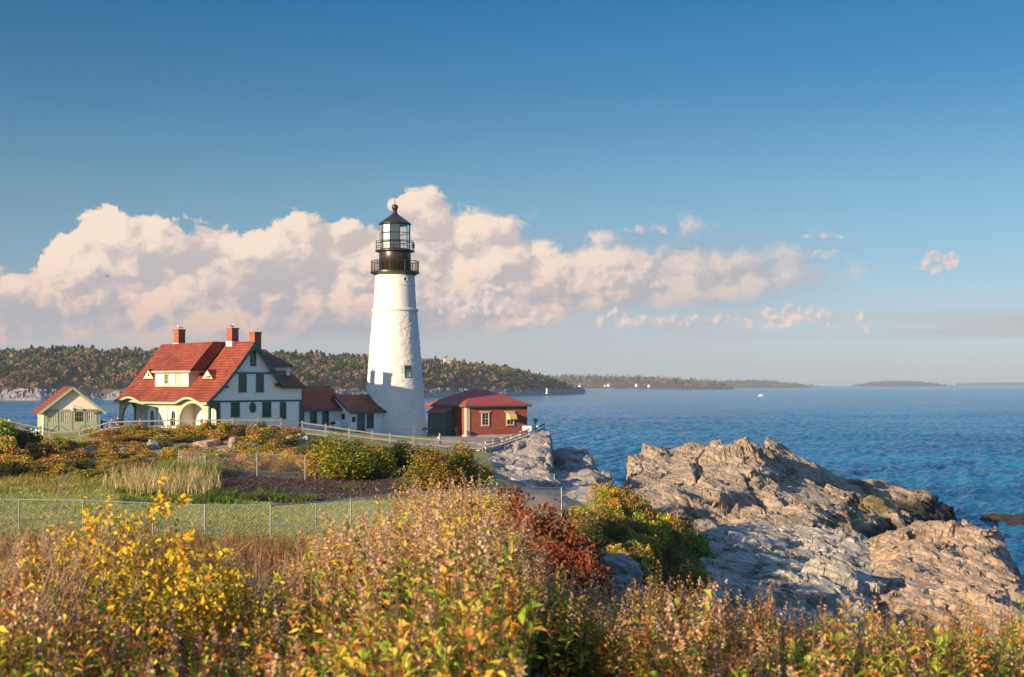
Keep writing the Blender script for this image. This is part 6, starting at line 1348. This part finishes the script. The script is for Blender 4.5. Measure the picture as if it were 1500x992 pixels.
# 6 the red bush beyond the foreground weeds
for px, D, w_, h, lb in ((748, 31, 2.0, 2.9, 'leftmost lobe of the dark red bush behind the goldenrod'), (785, 30, 2.4, 2.95, 'tallest dark red bush behind the goldenrod'), (826, 29.5, 2.2, 2.8, 'red bush sloping down beside the jagged rock'), (858, 28.5, 1.8, 2.65, 'lowest red bush at the right end of the red clump'), (800, 26, 1.8, 2.2, 'brown tinged red bush in front of the tallest one')):
    r_ = bigbush(px, D, w_, h, 'red', lb, int(px), 7000, .045)
for px, D, w_, h, pal, lb in ((500, 42, 1.2, 1.0, 'red', 'small red shrub at the end of the curving fence'), (465, 43, 1.6, .9, 'russet', 'tan dry shrub left of the small red shrub'), (705, 38, 2.2, 2.0, 'russet', 'brown twiggy shrub left of the red bush'), (650, 42, 2.4, 1.8, 'russet', 'dry brown shrub behind the goldenrod crest'), (600, 44, 2.2, 1.5, 'russet', 'low dry shrub near the bend of the fence'),
                              (848, 56, 1.0, 1.4, 'green', 'little green shrub against the fence right of the red bush')):
    shrub(px, D, w_, h, pal, lb, i, n=2400, leaf=.055); i += 1

# ------------------------------------------------------------------ grasses and weeds
def blades(name, n, pxr, Dr, hr, w_, cols_, seed, label, lean=.25, clump=0, leafy=0, maskf=None):
    rs = np.random.RandomState(seed); px = rs.uniform(*pxr, n); D = np.sqrt(rs.uniform(Dr[0] ** 2, Dr[1] ** 2, n)); X = (px - 750) / F_PX * D
    if maskf is not None: k = maskf(px, D, rs); px, D, X = px[k], D[k], X[k]; n = len(px)
    z = zg(X, D); h = rs.uniform(*hr, n); a = rs.rand(n) * 6.283; d = np.stack([np.cos(a) * lean * rs.rand(n), np.sin(a) * lean * rs.rand(n), np.ones(n)], 1) * h[:, None]
    s_ = np.stack([np.cos(a + 1.5), np.sin(a + 1.5), 0 * a], 1) * w_ * .5; b = np.stack([X, D, z - .05], 1)
    bend = np.stack([np.cos(a), np.sin(a), 0 * a], 1) * (h * lean * .5)[:, None]
    V = np.stack([b - s_, b + s_, b + d * .55 + s_ * .8, b + d * .55 - s_ * .8, b + d + bend + s_ * .2, b + d + bend - s_ * .2], 1).reshape(-1, 3); i = np.arange(n)[:, None] * 6
    Fq = np.concatenate([i + np.array([[0, 1, 2, 3]]), i + np.array([[3, 2, 4, 5]])], 0)
    C = np.array(cols_)[rs.randint(0, len(cols_), n)] * (.7 + .6 * rs.rand(n, 1)); C = np.concatenate([C, C])
    if leafy:
        t = rs.rand(n, leafy); P_ = (b[:, None] + d[:, None] * t[..., None] + rs.randn(n, leafy, 3) * .03).reshape(-1, 3); V2, F2, C2 = leafcards(P_, .045 * (.6 + rs.rand(len(P_))), np.repeat(C[:n], leafy, 0) * (.6 + .8 * rs.rand(len(P_), 1)), rs, .5)
        Fq = np.concatenate([Fq, F2 + len(V)]); V = np.concatenate([V, V2]); C = np.concatenate([C, C2])
    return tag(link(name, npmesh(name, V, Fq, C), M['leaf']), label, 'grass', kind='stuff')
STRAW = [(.60, .44, .22), (.52, .37, .18), (.64, .48, .27), (.44, .33, .14)]
blades('dry_grass', 7000, (120, 345), (66, 80), (.35, 1.35), .032, STRAW + [(.22, .26, .06), (.30, .28, .09)], 1, 'tall straw coloured grass stand left of the mulch bed', .45, maskf=lambda px, D, rs: fbm(px * .06, D * .5, 5) * .7 + rs.rand(len(px)) * .5 > .42 + np.abs((px - 238) / 82) ** 2 * .38 + np.abs((D - 72) / 6.5) ** 2 * .25)
blades('weeds', 5200, (175, 345), (63, 70), (.08, .42), .05, [(.10, .17, .03), (.14, .20, .04), (.08, .13, .025)], 2, 'green weeds along the foot of the dry grass', .9, maskf=lambda px, D, rs: fbm(px * .06, D * .6, 15) + rs.rand(len(px)) * .2 > .58)
blades('weeds', 2600, (230, 320), (79, 84), (.3, 1.0), .05, [(.20, .25, .05), (.14, .20, .04), (.28, .26, .06)], 3, 'light green weeds behind the dry grass', .5)
for (x, D, n, lb) in ((330, 66.5, 260, 'green weed tuft at the left end of the mulch bed'), (365, 66, 300, 'second green weed tuft, left of the middle of the mulch bed'), (408, 66.3, 380, 'largest weed tuft in the mulch bed'), (392, 69, 120, 'small weed tuft behind the largest one'), (444, 65.8, 320, 'rightmost leafy weed tuft at the front of the mulch bed'), (510, 74, 60, 'tiny weed far back on the mulch near the round bush')):
    o_ = blades('weed_tuft', n, (x - 14, x + 14), (D - .6, D + .6), (.12, .45), .05, [(.12, .19, .04), (.17, .22, .05)], int(x), lb, 1.2); o_['kind'] = 'thing'; o_['category'] = 'weed'; o_['group'] = 'weed tufts on the mulch bed'
blades('lawn_grass', 120000, (-120, 660), (47, 79), (.05, .13), .05, [(.30, .36, .06), (.38, .40, .08), (.52, .42, .14), (.24, .32, .05)], 5, 'short lawn grass behind the curving fence', .8, maskf=lambda px, D, rs: (D < np.interp(px, [230, 300, 420, 560, 640, 700], [78, 66.5, 64, 64.5, 67, 71])))
blades('mulch_chips', 26000, (240, 700), (63, 86), (.04, .12), .09, [(.13, .07, .05), (.08, .045, .03), (.30, .20, .13), (.05, .03, .022)], 25, 'dark brown bark mulch chips', 1.6, maskf=lambda px, D, rs: (D > np.interp(px, [230, 300, 420, 560, 640, 700], [76, 67, 64.5, 65.5, 68, 72])))
blades('rough_grass', 9000, (-160, 215), (67, 80), (.10, .38), .04, [(.34, .26, .08), (.28, .28, .06), (.20, .24, .05), (.40, .24, .09)], 35, 'rough unmown grass at the edge of the thicket on the left', .8, maskf=lambda px, D, rs: fbm(px * .03, D * .45, 33) + (D - 72) * .035 + rs.rand(len(px)) * .15 > .52)
def brushmask(px, D, rs): return (px < 560 + 0 * D) | (rs.rand(len(px)) < .5)
RUS = [(.32, .14, .07), (.26, .10, .05), (.42, .24, .10), (.20, .13, .05), (.18, .16, .05)]
blades('brush', 6500, (-260, 640), (36, 47.5), (.35, .95), .022, RUS, 6, 'russet brush in front of the curving chain link fence', .35, leafy=7, maskf=brushmask)
blades('brush', 7000, (-400, 760), (17, 37), (.4, .95), .016, RUS + [(.09, .12, .03)], 7, 'brown undergrowth on the slope below the goldenrod', .4, leafy=9)
blades('brush', 5000, (880, 1700), (12, 30), (.4, 1.0), .016, RUS + [(.09, .12, .03), (.12, .15, .03)], 9, 'brown undergrowth on the slope down to the rocks', .4, leafy=8, maskf=lambda px, D, rs: ~((px < 960) & (D > 25)))

# ------------------------------------------------------------------ goldenrod of the foreground
ENVX = [-200, 0, 60, 130, 250, 330, 400, 450, 520, 600, 680, 718, 745, 790, 850, 890, 940, 1000, 1060, 1130, 1200, 1300, 1400, 1500, 1700]
ENVY = [735, 770, 775, 830, 880, 900, 860, 805, 765, 725, 706, 722, 764, 815, 858, 864, 855, 845, 862, 886, 870, 876, 880, 874, 874]
def goldenrod(name, n, zones, seed, label, heads=1.0, ptop=12, palg=None, hmul=1.0, dry=.3, Lf=(.055, .105), nl=30, pale=True):
    rs = np.random.RandomState(seed); px = []; D = []
    for (a, b, d0, d1, k) in zones: m_ = int(n * k); px.append(rs.uniform(a, b, m_)); D.append(np.sqrt(rs.uniform(d0 ** 2, d1 ** 2, m_)))
    px = np.concatenate(px); D = np.concatenate(D); X = (px - 750) / F_PX * D; zg_ = zg(X, D)
    xp = np.interp(D, [0, 5, 8], [.5, .34, .36]); off = (np.abs(X - xp) > .33) | (D > 8.2)
    ye = np.interp(px, ENVX, ENVY) + rs.exponential(ptop, len(px)) + rs.rand(len(px)) ** 2 * 80 - (fbm(px * .035, D * .9, seed, 3) - .5) * 110 + rs.randn(len(px)) * 9
    h = (EYE - (ye - 563) * D / F_PX - zg_) * hmul; h = np.minimum(h, 1.25 + .25 * rs.rand(len(px))); k = (h > .28) & off
    X, D, zg_, h = X[k], D[k], zg_[k], h[k]; n = len(X)
    a = rs.rand(n) * 6.283; ln = .22 * rs.rand(n); tip = np.stack([np.cos(a) * ln, np.sin(a) * ln, np.ones(n)], 1) * h[:, None]; b = np.stack([X, D, zg_ - .04], 1)
    def pos(t): return b[:, None] + tip[:, None] * t[..., None] * np.stack([t ** .8, t ** .8, np.ones_like(t)], -1)
    # stems
    ts = np.linspace(0, 1, 5)[None].repeat(n, 0); c = pos(ts); ang = np.array([0, 2.094, 4.189]); rr = (.0052 * (1 - ts * .65))[..., None]
    ring = np.stack([np.cos(ang), np.sin(ang), 0 * ang], 1); V = (c[:, :, None] + ring[None, None] * rr[..., None]).reshape(-1, 3)
    i = (np.arange(n)[:, None, None] * 15 + np.arange(4)[None, :, None] * 3); k3 = np.arange(3)[None, None]; k4 = (k3 + 1) % 3
    Fq = np.stack([i + k3, i + k4, i + 3 + k4, i + 3 + k3], -1).reshape(-1, 4)
    SC = np.array([(.30, .17, .09), (.22, .12, .07), (.36, .25, .13), (.20, .17, .06)])[rs.randint(0, 4, n)]; C = np.repeat(SC, 12, 0)
    Vs, Fs, Cs = [V], [Fq], [C]; nv = len(V)
    # leaves
    t = rs.uniform(.12, .93, (n, nl)); p = pos(t).reshape(-1, 3); m_ = n * nl; al = rs.rand(m_) * 6.283; el_ = rs.uniform(.15, 1.25, m_); L = rs.uniform(*Lf, m_) * (1.15 - t.ravel() * .5)
    d = np.stack([np.cos(al) * np.cos(el_), np.sin(al) * np.cos(el_), np.sin(el_)], 1); s_ = np.stack([-np.sin(al), np.cos(al), rs.uniform(-.5, .5, m_)], 1); wd = (L * rs.uniform(.16, .26, m_))[:, None]
    dr = np.array([0, 0, -1]) * (L * .25)[:, None]
    V = np.stack([p, p + d * L[:, None] * .5 + s_ * wd, p + d * L[:, None] + dr, p + d * L[:, None] * .5 - s_ * wd], 1).reshape(-1, 3); Fq = np.arange(4 * m_).reshape(m_, 4) + nv; nv += len(V)
    G_ = np.array(palg or [(.32, .41, .045), (.50, .50, .06), (.20, .31, .035), (.72, .53, .07), (.64, .40, .06)]); Br = np.array([(.62, .26, .07), (.44, .16, .05), (.68, .36, .12), (.56, .18, .06)])
    tone = fbm(px[k] * .05, D * 1.3, seed + 90, 3).repeat(nl)
    isdry = rs.rand(m_) < np.clip(dry - .12 + (t.ravel() - .45) * .6 + (tone - .5) * 1.3 + (rs.rand(n).repeat(nl) - .5) * .4, .03, .95)
    own = rs.rand(m_) < .78; gi = np.where(own, rs.randint(0, len(G_), n).repeat(nl), rs.randint(0, len(G_), m_)); bi = np.where(own, rs.randint(0, 4, n).repeat(nl), rs.randint(0, 4, m_))
    C = np.where(isdry[:, None], Br[bi], G_[gi]) * (.75 + .5 * rs.rand(m_, 1)) * (.7 + .55 * rs.rand(n, 1)).repeat(nl, 0); Vs.append(V); Fs.append(Fq); Cs.append(C)
    # seed heads
    hd = rs.rand(n) < heads; q = np.where(hd)[0]; nh = 70
    if len(q):
        tt = rs.uniform(.80, 1.03, (len(q), nh)); p = (b[q][:, None] + tip[q][:, None] * tt[..., None]); wdt = (1.05 - tt)[..., None] * .26 * np.ones(3) * np.array([1, 1, .5]); side = np.stack([np.cos(a[q]), np.sin(a[q]), 0 * a[q]], 1)[:, None] * (1.03 - tt)[..., None] * .0
        p = p + rs.randn(len(q), nh, 3) * wdt * .55 * np.clip(h[q], .5, 1.2)[:, None, None] + side; p = p.reshape(-1, 3)
        kind = rs.rand(len(q)); hc = np.where(kind[:, None] < .45, np.array([[.60, .40, .28]]), np.where(kind[:, None] < .75, np.array([[.46, .23, .11]]), np.array([[.56, .36, .13]])))
        V, Fq, C = leafcards(p, rs.uniform(.008, .020, len(p)), np.repeat(hc, nh, 0) * (.65 + .7 * rs.rand(len(p), 1)), rs, .75); Vs.append(V); Fs.append(Fq + nv); Cs.append(C)
    o = link(name, npmesh(name, np.concatenate(Vs), np.concatenate(Fs), np.concatenate(Cs)), M['leaf']); return tag(o, label, 'plants', kind='stuff')
goldenrod('goldenrod', 1900, [(370, 880, 5, 18, .62), (395, 800, 9, 16, .38)], 1, 'dense stand of faded goldenrod filling the middle foreground', .72, 10, dry=.16, nl=42)
goldenrod('goldenrod', 1000, [(-150, 390, 4.6, 14, 1)], 2, 'mixed green and brown weeds under the yellow shrub', .35, 60, dry=.4)
goldenrod('goldenrod', 800, [(915, 1150, 5.5, 15, 1)], 3, 'goldenrod stand right of the trodden path', .9, 12, dry=.45)
goldenrod('goldenrod', 1300, [(1120, 1650, 5, 14, 1)], 4, 'green and brown weeds filling the right foreground', .22, 18, palg=[(.26, .36, .04), (.46, .44, .05), (.18, .26, .035), (.34, .36, .05)], dry=.25)
goldenrod('low_weeds', 1700, [(770, 960, 6, 22, 1)], 5, 'low dark green weeds beside the trodden path', .15, 30, dry=.15, palg=[(.05, .10, .02), (.08, .14, .03), (.10, .16, .03)], hmul=.75)
goldenrod('goldenrod', 700, [(835, 965, 6.5, 15, 1)], 8, 'weeds with brown seed heads behind the trodden path', .5, 14, dry=.3)
goldenrod('low_weeds', 1500, [(-200, 1650, 3.6, 5.6, 1)], 6, 'low leafy weeds along the bottom of the picture', .15, 70, dry=.15, hmul=.8)

# ------------------------------------------------------------------ branching shrubs of the foreground
def grow(rs, p, d, L, r, depth, segs, tips, spread=.55, up=.15, kink=.25, shrink=.74):
    n = 3; pts = [p]; q = p
    for k in range(n):
        d = (d + Vector(rs.randn(3)) * kink * .5 + Vector((0, 0, up * .3))).normalized(); q = q + d * L / n; pts.append(q)
        if depth <= 1: tips.append((q, d))
    segs.append((pts, [r, r * .9, r * .8, r * .68]))
    if depth == 0: tips.append((q, d)); return
    for k in range(2 if rs.rand() < .55 else 3):
        nd = (d + Vector(rs.randn(3)) * spread).normalized(); nd.z = nd.z * .8 + up; grow(rs, pts[rs.randint(1, 4)] if k else q, nd.normalized(), L * shrink * rs.uniform(.75, 1.15), r * .66, depth - 1, segs, tips, spread, up, kink, shrink)
def twig_shrub(px, D, H, label, seed, leafn, leafL, pal, name='shrub', nstem=6, spread=.55, up=.18, depth=4, m='bark', w_=.4, rad=.009, lean=(0, 0), asp=.62, z=None, bare_top=0.0, kink=.25):
    rs = np.random.RandomState(seed); X_ = (px - 750) / F_PX * D; zb_ = zg1(X_, D) if z is None else z; root = empty(name, (X_, D, zb_)); tag(root, label, 'shrub'); segs = []; tips = []
    for k in range(nstem):
        a = rs.rand() * 6.283; d = Vector((math.cos(a) * w_ + lean[0], math.sin(a) * w_ + lean[1], 1)).normalized(); grow(rs, Vector((math.cos(a) * .06, math.sin(a) * .06, -.05)), d, H * .40, rad, depth, segs, tips, spread, up, kink)
    q = MB()
    for pts, rr in segs: q.tube(pts, rr, 4, cap=False)
    q.build('branches', M[m], root)
    if leafn:
        T_ = np.array([list(t[0]) for t in tips]); Td = np.array([list(t[1]) for t in tips]); k = rs.randint(0, len(T_), leafn); P_ = T_[k] + rs.randn(leafn, 3) * .022
        if bare_top: keep = (T_[k][:, 2] < H * bare_top) | (rs.rand(leafn) < .08); P_ = P_[keep]; leafn = len(P_)
        pal = np.array(pal); C = pal[rs.randint(0, len(pal), leafn)] * (.7 + .55 * rs.rand(leafn, 1)); L = leafL * (.6 + .7 * rs.rand(leafn))
        d = rs.randn(leafn, 3); d[:, 2] -= .3; d /= np.linalg.norm(d, axis=1)[:, None]; s_ = np.cross(d, rs.randn(leafn, 3)); s_ /= np.linalg.norm(s_, axis=1)[:, None]; nn = np.cross(d, s_); L = L[:, None]
        V = np.stack([P_, P_ + d * L * .3 + s_ * L * asp * .42 + nn * L * .05, P_ + d * L * .7 + s_ * L * asp * .36 + nn * L * .05, P_ + d * L, P_ + d * L * .7 - s_ * L * asp * .36 + nn * L * .05, P_ + d * L * .3 - s_ * L * asp * .42 + nn * L * .05], 1).reshape(-1, 3)
        i = np.arange(leafn)[:, None] * 6; Fq = np.concatenate([i + np.array([[0, 1, 2, 3]]), i + np.array([[0, 3, 4, 5]])]); link('foliage', npmesh('foliage', V, Fq, np.concatenate([C, C])), M['leaf'], root)
    return root
YEL = [(.80, .50, .03), (.74, .46, .035), (.82, .60, .06), (.50, .36, .04), (.36, .34, .05), (.70, .32, .04)]
twig_shrub(190, 7.4, 1.12, 'bright yellow leaved shrub in the left foreground', 3, 3800, .038, YEL, nstem=9, w_=.7, name='yellow_shrub')
twig_shrub(110, 8.0, 1.0, 'leftmost yellow leaved shrub among the dry twigs', 41, 1900, .036, YEL, nstem=6, w_=.6, name='yellow_shrub')
twig_shrub(300, 8.2, .75, 'small golden shrub beside the crimson sprig', 42, 1200, .035, YEL, nstem=5, w_=.6, name='yellow_shrub')
twig_shrub(235, 6.6, .85, 'lower golden shrub in front of the bright yellow one', 4, 2400, .036, YEL + [(.30, .30, .05), (.24, .28, .05)], nstem=6, w_=.55, name='yellow_shrub')
twig_shrub(275, 8.6, 1.15, 'leafless pale shrub with crooked forked branches, right of the yellow shrub', 5, 40, .035, YEL, nstem=4, w_=.35, m='twig', rad=.010, depth=3, name='bare_shrub', kink=.35)
twig_shrub(395, 9.5, 1.0, 'thin leafless shrub rising before the fence gap', 15, 0, .035, YEL, nstem=3, w_=.3, m='twig', rad=.009, depth=3, name='bare_shrub', kink=.35)
twig_shrub(20, 6.8, 1.05, 'grey brown tangle of dry twigs at the left edge', 6, 300, .02, [(.40, .26, .18), (.34, .22, .15)], nstem=12, w_=.6, m='twig', rad=.006, depth=4, name='bare_shrub', spread=.4)
twig_shrub(-60, 6.0, .95, 'nearest dry twig tangle in the lower left corner', 7, 200, .02, [(.40, .26, .18), (.34, .22, .15)], nstem=12, w_=.8, m='twig', rad=.006, depth=4, name='bare_shrub', lean=(.5, 0), spread=.4)
twig_shrub(585, 11, 1.45, 'dry twigs with a few orange leaves rising above the goldenrod', 8, 90, .03, [(.45, .22, .08), (.5, .3, .12)], nstem=4, w_=.5, m='twig', rad=.008, depth=3, name='bare_shrub')
twig_shrub(345, 8.2, .72, 'small crimson sprig beside the yellow shrub', 9, 160, .045, [(.55, .02, .03), (.45, .02, .03), (.6, .06, .03)], nstem=4, w_=.35, depth=2, name='red_sprig', asp=.4)
twig_shrub(1085, 7.2, .62, 'orange red sprig in the right hand goldenrod', 10, 200, .04, [(.55, .10, .03), (.45, .08, .03), (.6, .18, .04)], nstem=4, w_=.4, depth=2, name='red_sprig', asp=.4)
LIME = [(.30, .42, .04), (.48, .48, .05), (.22, .34, .04), (.70, .56, .06), (.16, .26, .03), (.40, .44, .05)]
twig_shrub(1045, 5.6, .62, 'bright lime green shrub at the bottom right of the path', 11, 2000, .032, LIME, nstem=9, w_=.7, name='green_shrub')
twig_shrub(1130, 5.9, .55, 'second lime shrub with yellow leaves beside the bottom one', 12, 1100, .034, LIME + [(.6, .42, .04)], nstem=7, w_=.6, name='green_shrub')
twig_shrub(1262, 7.2, .85, 'yellow green shrub with large yellow leaves before the pale ledge', 13, 1300, .040, LIME + YEL[:3], nstem=7, w_=.55, name='green_shrub')
twig_shrub(1400, 6.6, .75, 'deep green shrub with orange yellow leaves in the right corner', 14, 1700, .036, [(.12, .19, .02), (.18, .24, .03), (.55, .33, .03), (.3, .3, .03), (.09, .14, .02)], nstem=8, w_=.7, name='green_shrub')
twig_shrub(1500, 7.4, .85, 'brown flecked green shrub at the right edge', 17, 1500, .034, [(.12, .17, .02), (.30, .20, .05), (.2, .22, .03)], nstem=8, w_=.6, name='green_shrub')
for x, D, H, s_, lb in ((480, 7.5, 1.05, 31, 'dry bare stalks at the left flank of the goldenrod'), (615, 7.0, 1.1, 32, 'tan bare stalks in the middle of the goldenrod'), (770, 8.6, .85, 33, 'long slanting bare stalks at the right of the goldenrod'), (330, 6.8, .8, 34, 'bare tan stalks in front of the crimson sprig'), (1210, 8.0, 1.0, 21, 'upright dry reddish twigs left of the yellow green shrub'), (1330, 8.4, .95, 22, 'pinkish leafless twigs in front of the notched rock'), (1440, 8.6, 1.0, 23, 'dense pinkish twigs right of the centre of the right corner'), (1540, 8.0, 1.0, 24, 'rightmost pinkish twigs crossing the picture edge'), (960, 9.0, 1.0, 25, 'dry twigs left of the right hand goldenrod')):
    twig_shrub(x, D, H, lb, s_, 180, .016, [(.48, .30, .22), (.42, .26, .2)], nstem=7, w_=.45, m='twig', rad=.005, depth=4, name='bare_shrub', spread=.42)

# look-alikes that remain: told apart by their order from the left
from collections import defaultdict
bpy.context.view_layer.update(); dl = defaultdict(list)
for o in bpy.data.objects:
    if o.parent is None and o.get('label') and o.get('category'): dl[o['label']].append(o)
ORD = ['first', 'second', 'third', 'fourth', 'fifth', 'sixth', 'seventh', 'eighth', 'ninth', 'tenth', 'eleventh', 'twelfth', 'thirteenth', 'fourteenth', 'fifteenth', 'sixteenth', 'seventeenth', 'eighteenth', 'nineteenth', 'twentieth']
for lb, L_ in dl.items():
    if 2 <= len(L_) <= 20:
        L_.sort(key=lambda o: o.location.x / max(1, o.location.y))
        for k, o in enumerate(L_): o['label'] = (f'{ORD[k]} {lb} from left' if len(L_) > 2 else f'{("left", "right")[k]} one: {lb}')

# ================================================================== HAZE
q = MB(); q.box((-9500, -40, -4), (9500, 15500, 125)); hz = q.build('haze'); tag(hz, kind='stuff')
m = bpy.data.materials.new('sea_haze'); m.use_nodes = True; t = NT(m.node_tree); t.n.clear()
vol = t.new('ShaderNodeVolumePrincipled', {'Color': (.78, .90, 1.0, 1), 'Density': 6.8e-5, 'Anisotropy': 0.1}); t.l.new(vol.outputs[0], t.new('ShaderNodeOutputMaterial').inputs['Volume']); hz.data.materials.append(m)
